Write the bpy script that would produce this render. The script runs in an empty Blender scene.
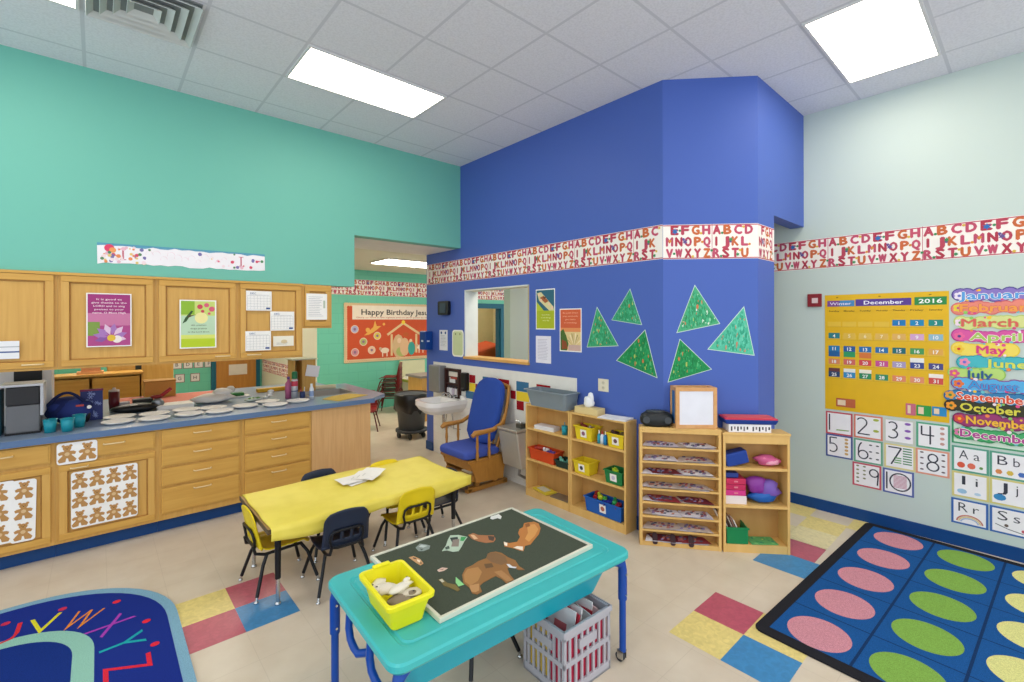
import bpy, math, random
from mathutils import Matrix, Vector
random.seed(7)
C = bpy.context.scene.collection
sc = bpy.context.scene
R = math.radians
W = {}                      # world matrix of every created object

# ---------------------------------------------------------------- materials
_m = {}
def lin(h):
    h = h.lstrip('#')
    out = []
    for i in (0, 2, 4):
        c = int(h[i:i+2], 16)/255
        out.append(c/12.92 if c <= .04045 else ((c+.055)/1.055)**2.4)
    return (out[0], out[1], out[2], 1)
def bsdf(name):
    m = bpy.data.materials.new(name); m.use_nodes = True
    nt = m.node_tree
    return m, nt, nt.nodes['Principled BSDF']
def P(h, rough=.6, metal=0., spec=.3, name=None):
    """plain paint / plastic / paper with a faint procedural mottling"""
    key = (h, rough, metal, spec)
    if key in _m: return _m[key]
    m, nt, b = bsdf(name or 'surface_' + h.strip('#'))
    n = nt.nodes.new('ShaderNodeTexNoise'); n.inputs['Scale'].default_value = 9
    tc = nt.nodes.new('ShaderNodeTexCoord')
    nt.links.new(tc.outputs['Object'], n.inputs['Vector'])
    mx = nt.nodes.new('ShaderNodeMix'); mx.data_type = 'RGBA'
    c = lin(h)
    mx.inputs[6].default_value = (c[0]*.93, c[1]*.93, c[2]*.93, 1)
    mx.inputs[7].default_value = (min(1, c[0]*1.06), min(1, c[1]*1.06), min(1, c[2]*1.06), 1)
    nt.links.new(n.outputs['Fac'], mx.inputs[0])
    nt.links.new(mx.outputs[2], b.inputs['Base Color'])
    b.inputs['Roughness'].default_value = rough
    b.inputs['Metallic'].default_value = metal
    b.inputs['Specular IOR Level'].default_value = spec
    m.diffuse_color = c
    _m[key] = m
    return m
def wood(name, c1, c2, scale=(1, 1, 1), rough=.45):
    if name in _m: return _m[name]
    m, nt, b = bsdf(name)
    tc = nt.nodes.new('ShaderNodeTexCoord'); mp = nt.nodes.new('ShaderNodeMapping')
    mp.inputs['Scale'].default_value = scale
    n = nt.nodes.new('ShaderNodeTexNoise'); n.inputs['Scale'].default_value = 1; n.inputs['Detail'].default_value = 5
    n.inputs['Distortion'].default_value = .6
    r = nt.nodes.new('ShaderNodeValToRGB')
    r.color_ramp.elements[0].position = .2; r.color_ramp.elements[0].color = lin(c1)
    r.color_ramp.elements[1].position = .8; r.color_ramp.elements[1].color = lin(c2)
    L = nt.links.new
    L(tc.outputs['Object'], mp.inputs['Vector']); L(mp.outputs[0], n.inputs['Vector']); L(n.outputs['Fac'], r.inputs[0])
    L(r.outputs[0], b.inputs['Base Color']); b.inputs['Roughness'].default_value = rough
    b.inputs['Specular IOR Level'].default_value = .35
    _m[name] = m
    return m
OAK_V = wood('honey_oak_upright', '#c69648', '#d8aa5c', (34, 34, 2.2))
OAK_H = wood('honey_oak_level', '#c49242', '#d6a753', (2.2, 34, 34))
OAK_P = wood('pale_oak_panel', '#c99a63', '#dbb07a', (40, 40, 2.2))
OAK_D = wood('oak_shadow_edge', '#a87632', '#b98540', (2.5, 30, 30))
BIRCH = wood('birch_plywood', '#d6aa60', '#e2ba74', (14, 14, 2.5))
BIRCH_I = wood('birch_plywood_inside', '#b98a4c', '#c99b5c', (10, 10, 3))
ROCKW = wood('rocker_oak', '#a06c2c', '#b8823c', (18, 18, 6), .35)
DOORW = wood('door_wood', '#a87030', '#bd8238', (20, 20, 1.5))
LEDGE = wood('sill_wood', '#c9964e', '#dcae6a', (10, 2, 10))

def wallpaint(name, h, bump=True):
    m, nt, b = bsdf(name)
    n = nt.nodes.new('ShaderNodeTexNoise'); n.inputs['Scale'].default_value = 160; n.inputs['Detail'].default_value = 2
    tc = nt.nodes.new('ShaderNodeTexCoord'); nt.links.new(tc.outputs['Object'], n.inputs['Vector'])
    bp = nt.nodes.new('ShaderNodeBump'); bp.inputs['Strength'].default_value = .05
    nt.links.new(n.outputs['Fac'], bp.inputs['Height']); nt.links.new(bp.outputs[0], b.inputs['Normal'])
    b.inputs['Base Color'].default_value = lin(h); b.inputs['Roughness'].default_value = .5
    b.inputs['Specular IOR Level'].default_value = .25
    return m
TEAL = wallpaint('teal_wall_paint', '#72bcaa')
BLUE = wallpaint('blue_wall_paint', '#4a64b2')
PALE = wallpaint('pale_mint_wall_paint', '#c3d1ca')
CREAM = wallpaint('cream_wall_paint', '#dedcca')
def block_teal():
    m, nt, b = bsdf('teal_painted_block'); L = nt.links.new
    tc = nt.nodes.new('ShaderNodeTexCoord'); mp = nt.nodes.new('ShaderNodeMapping')
    mp.inputs['Rotation'].default_value = (R(-90), 0, 0)
    br = nt.nodes.new('ShaderNodeTexBrick'); br.inputs['Scale'].default_value = 1
    br.inputs['Brick Width'].default_value = .4; br.inputs['Row Height'].default_value = .2; br.inputs['Mortar Size'].default_value = .006
    br.inputs['Color1'].default_value = lin('#66bfa4'); br.inputs['Color2'].default_value = lin('#68c1a6'); br.inputs['Mortar'].default_value = lin('#60b79d')
    L(tc.outputs['Object'], mp.inputs[0]); L(mp.outputs[0], br.inputs['Vector']); L(br.outputs['Color'], b.inputs['Base Color'])
    b.inputs['Roughness'].default_value = .5
    return m
TEALB = block_teal()

def grid_node(nt, comp, origin, pitch, width):
    """1 on the grid line, 0 elsewhere; position in metres"""
    geo = nt.nodes.new('ShaderNodeNewGeometry'); sep = nt.nodes.new('ShaderNodeSeparateXYZ')
    nt.links.new(geo.outputs['Position'], sep.inputs[0])
    def mth(op, a, b_=None):
        n = nt.nodes.new('ShaderNodeMath'); n.operation = op
        for i, v in enumerate((a, b_)):
            if v is None: continue
            if isinstance(v, (int, float)): n.inputs[i].default_value = v
            else: nt.links.new(v, n.inputs[i])
        return n.outputs[0]
    d = mth('DIVIDE', mth('SUBTRACT', sep.outputs[comp], origin), pitch)
    f = mth('FRACT', mth('ADD', d, 100.5))
    a = mth('ABSOLUTE', mth('SUBTRACT', f, .5))
    return mth('LESS_THAN', a, width/2/pitch), mth
def ceiling_mat():
    m, nt, b = bsdf('acoustic_ceiling_tile'); L = nt.links.new
    gx, mth = grid_node(nt, 0, 2.8819*.6096, .6096, .022)
    gy, _ = grid_node(nt, 1, 4.7598*.6096, .6096, .022)
    g = mth('MAXIMUM', gx, gy)
    tc = nt.nodes.new('ShaderNodeTexCoord')
    n = nt.nodes.new('ShaderNodeTexNoise'); n.inputs['Scale'].default_value = 70; n.inputs['Detail'].default_value = 4
    L(tc.outputs['Object'], n.inputs['Vector'])
    r = nt.nodes.new('ShaderNodeValToRGB'); r.color_ramp.elements[0].position = .3; r.color_ramp.elements[0].color = lin('#d6d6dc')
    r.color_ramp.elements[1].position = .6; r.color_ramp.elements[1].color = lin('#e2e2e8')
    L(n.outputs['Fac'], r.inputs[0])
    mx = nt.nodes.new('ShaderNodeMix'); mx.data_type = 'RGBA'
    L(g, mx.inputs[0]); L(r.outputs[0], mx.inputs[6]); mx.inputs[7].default_value = lin('#c9cad1')
    L(mx.outputs[2], b.inputs['Base Color']); b.inputs['Roughness'].default_value = .9
    return m
CEIL = ceiling_mat()
def floor_mat():
    m, nt, b = bsdf('beige_vinyl_floor_tile'); L = nt.links.new
    gx, mth = grid_node(nt, 0, .656, .3048, .0035)
    gy, _ = grid_node(nt, 1, 3.726, .3048, .0035)
    g = mth('MULTIPLY', mth('MAXIMUM', gx, gy), .22)
    tc = nt.nodes.new('ShaderNodeTexCoord')
    n = nt.nodes.new('ShaderNodeTexNoise'); n.inputs['Scale'].default_value = 5; n.inputs['Detail'].default_value = 6
    L(tc.outputs['Object'], n.inputs['Vector'])
    r = nt.nodes.new('ShaderNodeValToRGB'); r.color_ramp.elements[0].position = .3; r.color_ramp.elements[0].color = lin('#cbbca8')
    r.color_ramp.elements[1].position = .7; r.color_ramp.elements[1].color = lin('#d5c8b5')
    L(n.outputs['Fac'], r.inputs[0])
    mx = nt.nodes.new('ShaderNodeMix'); mx.data_type = 'RGBA'
    L(g, mx.inputs[0]); L(r.outputs[0], mx.inputs[6]); mx.inputs[7].default_value = lin('#9c8d78')
    L(mx.outputs[2], b.inputs['Base Color']); b.inputs['Roughness'].default_value = .32
    b.inputs['Specular IOR Level'].default_value = .35
    return m
FLOOR = floor_mat()
def tilecol(h):
    m, nt, b = bsdf('vinyl_tile_' + h.strip('#')); L = nt.links.new
    tc = nt.nodes.new('ShaderNodeTexCoord'); n = nt.nodes.new('ShaderNodeTexNoise'); n.inputs['Scale'].default_value = 22; n.inputs['Detail'].default_value = 6
    n.inputs['Distortion'].default_value = 1.5
    c = lin(h)
    r = nt.nodes.new('ShaderNodeValToRGB'); r.color_ramp.elements[0].position = .35; r.color_ramp.elements[0].color = (c[0]*.86, c[1]*.86, c[2]*.86, 1)
    r.color_ramp.elements[1].position = .7; r.color_ramp.elements[1].color = (c[0]*1.06, c[1]*1.06, c[2]*1.06, 1)
    L(tc.outputs['Object'], n.inputs['Vector']); L(n.outputs['Fac'], r.inputs[0]); L(r.outputs[0], b.inputs['Base Color'])
    b.inputs['Roughness'].default_value = .35
    return m
def carpet(h):
    key = 'carpet' + h
    if key in _m: return _m[key]
    m, nt, b = bsdf('carpet_' + h.strip('#')); L = nt.links.new
    tc = nt.nodes.new('ShaderNodeTexCoord'); n = nt.nodes.new('ShaderNodeTexNoise'); n.inputs['Scale'].default_value = 260; n.inputs['Detail'].default_value = 3
    c = lin(h)
    r = nt.nodes.new('ShaderNodeValToRGB'); r.color_ramp.elements[0].position = .3; r.color_ramp.elements[0].color = (c[0]*.7, c[1]*.7, c[2]*.7, 1)
    r.color_ramp.elements[1].position = .7; r.color_ramp.elements[1].color = (min(1, c[0]*1.2), min(1, c[1]*1.2), min(1, c[2]*1.2), 1)
    L(tc.outputs['Object'], n.inputs['Vector']); L(n.outputs['Fac'], r.inputs[0]); L(r.outputs[0], b.inputs['Base Color'])
    b.inputs['Roughness'].default_value = .95; b.inputs['Specular IOR Level'].default_value = .1
    _m[key] = m
    return m
def emis(name, h, s):
    m, nt, b = bsdf(name)
    b.inputs['Base Color'].default_value = lin(h)
    b.inputs['Emission Color'].default_value = lin(h); b.inputs['Emission Strength'].default_value = s
    return m
def speckle(name, h1, h2, scale, rough=.3):
    m, nt, b = bsdf(name); L = nt.links.new
    tc = nt.nodes.new('ShaderNodeTexCoord'); n = nt.nodes.new('ShaderNodeTexNoise'); n.inputs['Scale'].default_value = scale; n.inputs['Detail'].default_value = 5
    r = nt.nodes.new('ShaderNodeValToRGB'); r.color_ramp.elements[0].position = .4; r.color_ramp.elements[0].color = lin(h1)
    r.color_ramp.elements[1].position = .6; r.color_ramp.elements[1].color = lin(h2)
    L(tc.outputs['Object'], n.inputs['Vector']); L(n.outputs['Fac'], r.inputs[0]); L(r.outputs[0], b.inputs['Base Color'])
    b.inputs['Roughness'].default_value = rough
    return m
COUNTER = speckle('blue_laminate', '#7185a0', '#8192a9', 180, .28)
CHROME = P('#c8c8c8', .25, 1.0)
STEEL = P('#b0aeaa', .4, .45)
WHITE = P('#f0eeea', .5)
PAPER = P('#f4f2ee', .7)
BLACK = P('#1a1a1c', .4)
DKBLUEP = P('#0f3f78', .45)

# ---------------------------------------------------------------- mesh builder
_g = {}
def glyph(s, off=0.0):
    key = (s, off)
    if key not in _g:
        c = bpy.data.curves.new('lettering', 'FONT'); c.body = s; c.size = 1; c.offset = off; c.resolution_u = 2
        o = bpy.data.objects.new('lettering', c)
        me = bpy.data.meshes.new_from_object(o)
        vs = [(v.co.x, v.co.y) for v in me.vertices]; fs = [tuple(p.vertices) for p in me.polygons]
        bpy.data.objects.remove(o); bpy.data.curves.remove(c); bpy.data.meshes.remove(me)
        _g[key] = (vs, fs)
    return _g[key]

class MB:
    def __init__(s, M=None):
        s.v = []; s.f = []; s.mi = []; s.sm = []; s.mats = []; s.M = M or Matrix()
    def mid(s, m):
        if m not in s.mats: s.mats.append(m)
        return s.mats.index(m)
    def add(s, vs, fs, m, smooth=False, M=None):
        k = len(s.v); T = s.M @ M if M is not None else s.M
        s.v += [T @ Vector(v) for v in vs]
        i = s.mid(m)
        for f in fs: s.f.append(tuple(a+k for a in f)); s.mi.append(i); s.sm.append(smooth)
        return s
    def box(s, x0, x1, y0, y1, z0, z1, m, M=None):
        vs = [(x, y, z) for z in (z0, z1) for y in (y0, y1) for x in (x0, x1)]
        return s.add(vs, [(0, 2, 3, 1), (4, 5, 7, 6), (0, 1, 5, 4), (2, 6, 7, 3), (0, 4, 6, 2), (1, 3, 7, 5)], m, False, M)
    def hexa(s, vs, m, M=None):
        """8 verts ordered as box(): bottom (00,10,01,11), top"""
        return s.add(vs, [(0, 2, 3, 1), (4, 5, 7, 6), (0, 1, 5, 4), (2, 6, 7, 3), (0, 4, 6, 2), (1, 3, 7, 5)], m, False, M)
    def cyl(s, p0, p1, r0, m, r1=None, n=16, cap=True, smooth=True):
        r1 = r0 if r1 is None else r1
        p0 = Vector(p0); p1 = Vector(p1); d = (p1-p0).normalized()
        a = d.orthogonal().normalized(); b = d.cross(a)
        vs = []
        for p, r in ((p0, r0), (p1, r1)):
            for i in range(n):
                t = 2*math.pi*i/n; vs.append(p + (a*math.cos(t)+b*math.sin(t))*r)
        s.add(vs, [(i, (i+1) % n, n+(i+1) % n, n+i) for i in range(n)], m, smooth)
        if cap: s.add(vs, [tuple(range(n))[::-1], tuple(range(n, 2*n))], m)
        return s
    def tube(s, pts, r, m, n=8, closed=False):
        pts = [Vector(p) for p in pts]; N = len(pts); vs = []
        for i, p in enumerate(pts):
            if closed: d = pts[(i+1) % N]-pts[i-1]
            else: d = pts[min(i+1, N-1)]-pts[max(i-1, 0)]
            d.normalize()
            up = Vector((0, 0, 1)) if abs(d.z) < .9 else Vector((1, 0, 0))
            if i == 0: a = d.cross(up).normalized()
            else:
                a = (a - d*a.dot(d)).normalized()
            b = d.cross(a); rr = r[i] if isinstance(r, (list, tuple)) else r
            vs += [p + (a*math.cos(2*math.pi*k/n)+b*math.sin(2*math.pi*k/n))*rr for k in range(n)]
        fs = []
        for i in range(N if closed else N-1):
            j = (i+1) % N
            fs += [(i*n+k, i*n+(k+1) % n, j*n+(k+1) % n, j*n+k) for k in range(n)]
        s.add(vs, fs, m, True)
        if not closed: s.add(vs, [tuple(range(n))[::-1], tuple(range((N-1)*n, N*n))], m)
        return s
    def lathe(s, prof, c, m, n=24, M=None, sy=1.0):
        """prof: (r,z) list, about the z axis through c"""
        vs = []
        for r, z in prof:
            for k in range(n):
                t = 2*math.pi*k/n; vs.append((c[0]+r*math.cos(t), c[1]+r*math.sin(t)*sy, c[2]+z))
        fs = [(i*n+k, i*n+(k+1) % n, (i+1)*n+(k+1) % n, (i+1)*n+k) for i in range(len(prof)-1) for k in range(n)]
        return s.add(vs, fs, m, True, M)
    def poly(s, pts, m, z=0., M=None):
        return s.add([(p[0], p[1], z) if len(p) == 2 else p for p in pts], [tuple(range(len(pts)))], m, False, M)
    def prism(s, pts, z0, z1, m, M=None, side=None):
        n = len(pts)
        vs = [(x, y, z0) for x, y in pts]+[(x, y, z1) for x, y in pts]
        s.add(vs, [tuple(range(n))[::-1], tuple(range(n, 2*n))], m, False, M)
        return s.add(vs, [(i, (i+1) % n, n+(i+1) % n, n+i) for i in range(n)], side or m, False, M)
    def rect(s, x0, x1, y0, y1, m, z=0., M=None):
        return s.poly([(x0, y0), (x1, y0), (x1, y1), (x0, y1)], m, z, M)
    def disc(s, cx, cy, r, m, z=0., n=18, ry=None, M=None):
        ry = r if ry is None else ry
        return s.poly([(cx+r*math.cos(2*math.pi*k/n), cy+ry*math.sin(2*math.pi*k/n)) for k in range(n)], m, z, M)
    def text(s, t, x, y, h, m, z=0., w=None, align='c', off=.01, M=None, ang=0., bold=0.):
        """one line of lettering; h = capital height; (x,y) = left/centre of its baseline"""
        if bold:
            for k, (dx, dy) in enumerate(((-1, 0), (1, 0), (0, 1), (0, -1))): s.text(t, x+dx*bold*h, y+dy*bold*h, h, m, z+k*2e-6, w, align, 0, M, ang)
            return s
        vs, fs = glyph(t, off)
        if not vs: return s
        x0 = min(v[0] for v in vs); x1 = max(v[0] for v in vs)
        k = h/.72; kx = k if w is None else w/(x1-x0)
        ox = {'l': x0, 'c': (x0+x1)/2, 'r': x1}[align]
        ca, sa = math.cos(ang), math.sin(ang)
        pts = []
        for vx, vy in vs:
            a, b = (vx-ox)*kx, vy*k
            pts.append((x+a*ca-b*sa, y+a*sa+b*ca, z))
        return s.add(pts, fs, m, False, M)
    def blob(s, c, rx, ry, rz, m, n=10, k=7, jit=0., M=None):
        vs = [(c[0], c[1], c[2]-rz)]
        for i in range(1, k):
            a = -math.pi/2+math.pi*i/k
            for j in range(n):
                t = 2*math.pi*j/n; q = 1+random.uniform(-jit, jit)
                vs.append((c[0]+rx*q*math.cos(a)*math.cos(t), c[1]+ry*q*math.cos(a)*math.sin(t), c[2]+rz*math.sin(a)))
        vs.append((c[0], c[1], c[2]+rz)); L = len(vs)-1
        fs = [(0, 1+(j+1) % n, 1+j) for j in range(n)]
        for i in range(k-2):
            fs += [(1+i*n+j, 1+i*n+(j+1) % n, 1+(i+1)*n+(j+1) % n, 1+(i+1)*n+j) for j in range(n)]
        fs += [(L, 1+(k-2)*n+j, 1+(k-2)*n+(j+1) % n) for j in range(n)]
        return s.add(vs, fs, m, True, M)
    def build(s, name, parent=None, label=None, cat=None, group=None, kind=None, world=True, bevel=0, solid=0, sub=0, keep=False):
        vs = s.v
        if parent is not None:
            if world: T = W[parent.name].inverted(); vs = [T @ v for v in vs]
            loc = Vector((0, 0, 0))
        elif keep or kind == 'structure': loc = Vector((0, 0, 0))
        else:
            xs = [v.x for v in vs]; ys = [v.y for v in vs]; zs = [v.z for v in vs]
            loc = Vector(((min(xs)+max(xs))/2, (min(ys)+max(ys))/2, min(zs)))
            vs = [v-loc for v in vs]
        me = bpy.data.meshes.new(name); me.from_pydata([tuple(v) for v in vs], [], s.f)
        for m in s.mats: me.materials.append(m)
        me.polygons.foreach_set('material_index', s.mi); me.polygons.foreach_set('use_smooth', s.sm)
        me.update()
        o = bpy.data.objects.new(name, me); C.objects.link(o); o.location = loc
        if parent is not None: o.parent = parent; W[o.name] = W[parent.name].copy()
        else: W[o.name] = Matrix.Translation(loc)
        if solid:
            d = o.modifiers.new('thickness', 'SOLIDIFY'); d.thickness = solid; d.offset = 0
        if sub:
            d = o.modifiers.new('smooth', 'SUBSURF'); d.levels = sub; d.render_levels = sub
        if bevel:
            d = o.modifiers.new('bevel', 'BEVEL'); d.width = bevel; d.segments = 2; d.limit_method = 'ANGLE'
        tag(o, label, cat, group, kind)
        return o
def tag(o, label=None, cat=None, group=None, kind=None):
    if label: o['label'] = label
    if cat: o['category'] = cat
    if group: o['group'] = group
    if kind: o['kind'] = kind
    return o
def thing(name, label, cat, loc=(0, 0, 0), rotz=0., group=None):
    o = bpy.data.objects.new(name, None); C.objects.link(o); o.empty_display_size = .1
    o.location = loc; o.rotation_euler = (0, 0, rotz)
    W[o.name] = Matrix.Translation(loc) @ Matrix.Rotation(rotz, 4, 'Z')
    return tag(o, label, cat, group)
def dup(root, loc, rotz, label, group=None, mats=None):
    """a copy of a thing, its parts and their sub-parts"""
    r = root.copy(); C.objects.link(r); r.location = loc; r.rotation_euler = (0, 0, rotz); r['label'] = label
    if group: r['group'] = group
    def rec(src, dst):
        for ch in list(src.children):
            c = ch.copy(); C.objects.link(c); c.parent = dst
            if mats and c.data:
                if any(m in mats for m in c.data.materials):
                    c.data = c.data.copy()
                    for i, m in enumerate(c.data.materials):
                        if m in mats: c.data.materials[i] = mats[m]
            rec(ch, c)
    rec(root, r)
    return r
def frame(o, u, v):
    u = Vector(u).normalized(); v = Vector(v).normalized(); n = u.cross(v)
    return Matrix(((u.x, v.x, n.x, o[0]), (u.y, v.y, n.y, o[1]), (u.z, v.z, n.z, o[2]), (0, 0, 0, 1)))
XB, XR, YL = 3.56, 5.24, 5.015
def FB(y, z): return frame((XB, y, z), (0, -1, 0), (0, 0, 1))       # blue wall: u to the viewer's right
def FR(y, z): return frame((XR, y, z), (0, -1, 0), (0, 0, 1))       # pale right wall
def FY(x, y, z): return frame((x, y, z), (1, 0, 0), (0, 0, 1))      # anything facing -Y
DG0, DG1 = Vector((3.56, 2.087, 0)), Vector((4.09, 1.53, 0))
DU = (DG1-DG0).normalized()
def FD(t, z): p = DG0+DU*t; return frame((p.x, p.y, z), DU, (0, 0, 1))
def rrect(x0, x1, y0, y1, r, n=5):
    pts = []
    for cx, cy, a in ((x1-r, y1-r, 0), (x0+r, y1-r, 90), (x0+r, y0+r, 180), (x1-r, y0+r, 270)):
        for k in range(n+1):
            t = R(a+90*k/n); pts.append((cx+r*math.cos(t), cy+r*math.sin(t)))
    return pts
# ================================================================ camera, light, view
CAMH, YAW = 1.842, .7269
cam = bpy.data.cameras.new('camera'); co = bpy.data.objects.new('camera', cam); C.objects.link(co)
cam.sensor_width = 36; cam.lens = 466.1/1024*36; cam.shift_y = -(341-320.9)/1024; cam.clip_start = .05
co.matrix_world = Matrix.Translation((0, 0, CAMH)) @ Matrix.Rotation(-YAW, 4, 'Z') @ Matrix.Rotation(R(90), 4, 'X') @ Matrix.Rotation(-.0027, 4, 'Z')
sc.camera = co
w = bpy.data.worlds.new('daylight'); sc.world = w; w.use_nodes = True
w.node_tree.nodes['Background'].inputs[0].default_value = (.86, .93, 1.0, 1)
w.node_tree.nodes['Background'].inputs[1].default_value = 1.7
sc.view_settings.view_transform = 'Standard'; sc.view_settings.look = 'None'; sc.view_settings.exposure = EXPO = 0.0

# ================================================================ the setting
S = dict(kind='structure')
CZ, CF = 3.868, 2.9
b = MB(); b.rect(-2.6, 12, -2.4, 14.5, FLOOR)
T = .3048
cr, cy_, cb, cy2 = tilecol('#b8566a'), tilecol('#e3cf83'), tilecol('#3b86bb'), tilecol('#e0d3a2')
def ft(x, y, m, w_=T, h_=T): b.rect(x, x+w_, y, y+h_, m, .0008)
ft(.656, 3.421, cr); ft(.656, 3.116, cb); ft(.351, 3.421, cy_); ft(.351, 3.116, cr); ft(.046, 3.421, cb)
ft(2.824, 1.142, cr); ft(2.519, 1.142, cy_); ft(2.519, .837, cb); ft(2.824, .837, cy_)
ft(4.06, 1.12, cr); ft(3.755, 1.12, cb, T, .33); ft(3.755, .815, cb); ft(4.95, 1.42, cy_, T-.02, .31); ft(4.70, 1.12, cy_); ft(4.95, .9, cy_, .28, .22)
ft(4.36, 1.12, cy2, .34); ft(4.36, 1.42, cy2, .3)
b.build('floor', **S)
b = MB(); b.add([(-2.6, -2.4, CZ), (5.4, -2.4, CZ), (5.4, 5.015, CZ), (-2.6, 5.015, CZ)], [(0, 3, 2, 1)], CEIL); b.build('ceiling', **S)
b = MB(); b.box(-2.6, 10, 5.2, 14.5, CF, CF+.05, CREAM); b.box(3.71, 10, 2.15, 5.2, CF, CF+.05, CREAM); b.box(4.46, 10, 1.66, 2.15, CF, CF+.05, CREAM)
b.build('ceiling', **S)
b = MB(); b.box(-2.6, 2.128, YL, YL+.14, 2.226, CZ, TEAL); b.box(2.128, XB, YL, YL+.14, 2.797, CZ, TEAL); b.build('wall_left', **S)
b = MB(); b.box(1.9, XB, YL+.14, 5.9, 2.797, CF, WHITE); b.build('trim_1', **S)
# blue wall with its pass-through window (y 3.72..4.92, z 1.37..2.24)
b = MB()
b.box(XB, XB+.19, 4.92, 5.86, 0, CZ, BLUE); b.box(XB, XB+.19, 2.10, 3.72, 0, CZ, BLUE)
b.box(XB, XB+.19, 3.72, 4.92, 0, 1.37, BLUE); b.box(XB, XB+.19, 3.72, 4.92, 2.24, CZ, BLUE)
b.build('wall_back', **S)
b = MB()
b.prism([(3.56, 2.087), (4.09, 1.53), (4.447, 1.53), (4.447, 1.65), (4.14, 1.65), (3.75, 2.0999), (3.56, 2.0999)], 0, CZ, BLUE)
b.box(4.447, XR, 1.53, 1.65, 2.764, CZ, BLUE)
b.build('wall_corner', **S)
b = MB(); b.box(XR, XR+.12, -2.4, 5.94, 0, CZ, PALE); b.box(XR+.0, XR+.12, 5.94, 6.1, 0, CF, P('#a9bfae')); b.build('wall_right', **S)
b = MB(); b.box(3.175, 6.99, 9.25, 9.4, 0, CF, TEALB); b.box(6.99, 7.8, 9.25, 9.4, 2.16, CF, TEALB); b.box(7.8, 10, 9.25, 9.4, 0, CF, TEALB)
b.build('wall_far', **S)
b = MB(); b.box(3.175, 3.3, 9.4, 13.4, 0, CF, CREAM); b.box(3.17, 3.175, 9.25, 13.3, 0, CF, CREAM); b.build('wall_far_side', **S)
b = MB(); b.box(-2.6, 3.175, 13.3, 13.4, 0, CF, TEALB); b.build('wall_far_back', **S)
b = MB(); b.box(6.2, 9.5, 11.6, 11.7, 0, CF, P('#cdb98f')); b.box(9.5, 9.6, 9.4, 11.7, 0, CF, P('#d8c9a0')); b.build('wall_side_room', **S)
b = MB(); b.box(-2.6, -2.5, 5.015, 13.4, 0, CF, TEAL); b.build('wall_far_left', **S)
# window lining and sill
b = MB()
b.box(XB-.004, XB+.194, 4.90, 4.924, 1.37, 2.244, P('#dfe8ea')); b.box(XB-.004, XB+.194, 3.716, 3.735, 1.37, 2.244, P('#b9a983'))
b.box(XB-.004, XB+.194, 3.72, 4.92, 2.228, 2.244, P('#d7d9d0')); b.box(XB-.025, XB+.2, 3.71, 4.93, 1.355, 1.385, LEDGE)
b.build('window_1', **S)
# baseboards
BBM = P('#0f4380', .4)
b = MB(); b.box(XR-.012, XR, -2.4, 3.5, 0, .105, BBM); b.build('baseboard_right', **S)
b = MB(); b.box(XB-.012, XB, 5.69, 5.87, 0, .12, BBM); b.box(XB-.012, XB, 2.1, 3.04, 0, .12, BBM); b.box(XB-.012, XB+.19, 5.86, 5.872, 0, .12, BBM); b.build('baseboard_back', **S)
b = MB(); b.box(0, .755, 0, .105, 0, .01, BBM, FD(0, 0)); b.box(4.08, 4.45, 1.518, 1.53, 0, .105, BBM)
b.build('baseboard_corner', **S)
# backsplash with coloured tiles
SPL = MB(FB(5.675, 0)); WT = P('#e6e3dc', .25)
SPL.box(0, 2.642, 0, 1.27, .0, .006, WT)
TR, TY, TB = P('#9c1f28', .25), P('#f0d23c', .25), P('#3d6f95', .25)
GR = P('#c9c5bc', .5)
for k in range(1, 12):
    z = 1.16-.11*k
    if z > .05: SPL.rect(0, 2.642, z-.001, z+.001, GR, .0065)
for k in range(0, 13): SPL.rect(.013+k*.2125, .016+k*.2125, .05, 1.16, GR, .0065)
def st(y0, y1, z0, z1, m): SPL.rect(5.675-y0, 5.675-y1, z0, z1, m, .0072)
for a in [(3.924, 3.719, 1.05, 1.16, TB), (3.924, 3.714, .943, 1.047, TY), (3.92, 3.80, .838, .94, TR), (4.02, 3.935, .95, 1.045, TR),
          (4.247, 4.047, 1.05, 1.158, TR), (4.543, 4.376, 1.05, 1.158, TB), (4.819, 4.693, 1.056, 1.158, TR), (4.819, 4.693, .948, 1.053, TY),
          (4.69, 4.612, .965, 1.053, TR), (4.90, 4.70, .85, .945, TB), (3.60, 3.39, 1.05, 1.158, TR), (3.39, 3.18, .94, 1.047, TB), (5.33, 5.12, .94, 1.05, TY)]: st(*a)
SPL.build('trim_2', **S)

# ceiling lights
LIT = emis('fluorescent_diffuser', '#fff6e6', 9.0)
TF = P('#d8d8d8', .5)
def ceil_light(i, j, label, s=True):
    x0, y0 = (2.8819+i)*.6096, (4.7598+j)*.6096
    t = thing('ceiling_light', label, 'light', (x0+.61, y0+.305, CZ-.03), 0, 'fluorescent ceiling lights')
    f = MB()
    for a in ((x0+.012, x0+.03, y0+.012, y0+.598), (x0+1.19, x0+1.208, y0+.012, y0+.598), (x0+.03, x0+1.19, y0+.012, y0+.03), (x0+.03, x0+1.19, y0+.58, y0+.598)):
        f.box(*a, CZ-.014, CZ-.001, TF)
    f.build('frame', t)
    d = MB(); d.box(x0+.03, x0+1.19, y0+.03, y0+.58, CZ-.010, CZ-.002, LIT); d.build('diffuser', t)
ceil_light(-1, 1, 'long white fluorescent ceiling light over the counter and yellow table')
ceil_light(3, -4, 'bright fluorescent ceiling light beside the pale mint wall')
ceil_light(-5, 1, 'ceiling light at the top left corner beside the air vent')
ceil_light(-1, -4, 'ceiling light overhead in the middle of the classroom')
ceil_light(-5, -4, 'ceiling light overhead near the camera end of the room')
ceil_light(3, -8, 'ceiling light overhead nearest the pale wall behind the camera')
ceil_light(-1, -8, 'ceiling light overhead at the back of the classroom')
b = thing('ceiling_light', 'long fluorescent light in the far room beyond the opening', 'light', (4.4, 7.6, CF-.03), 0)
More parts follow.
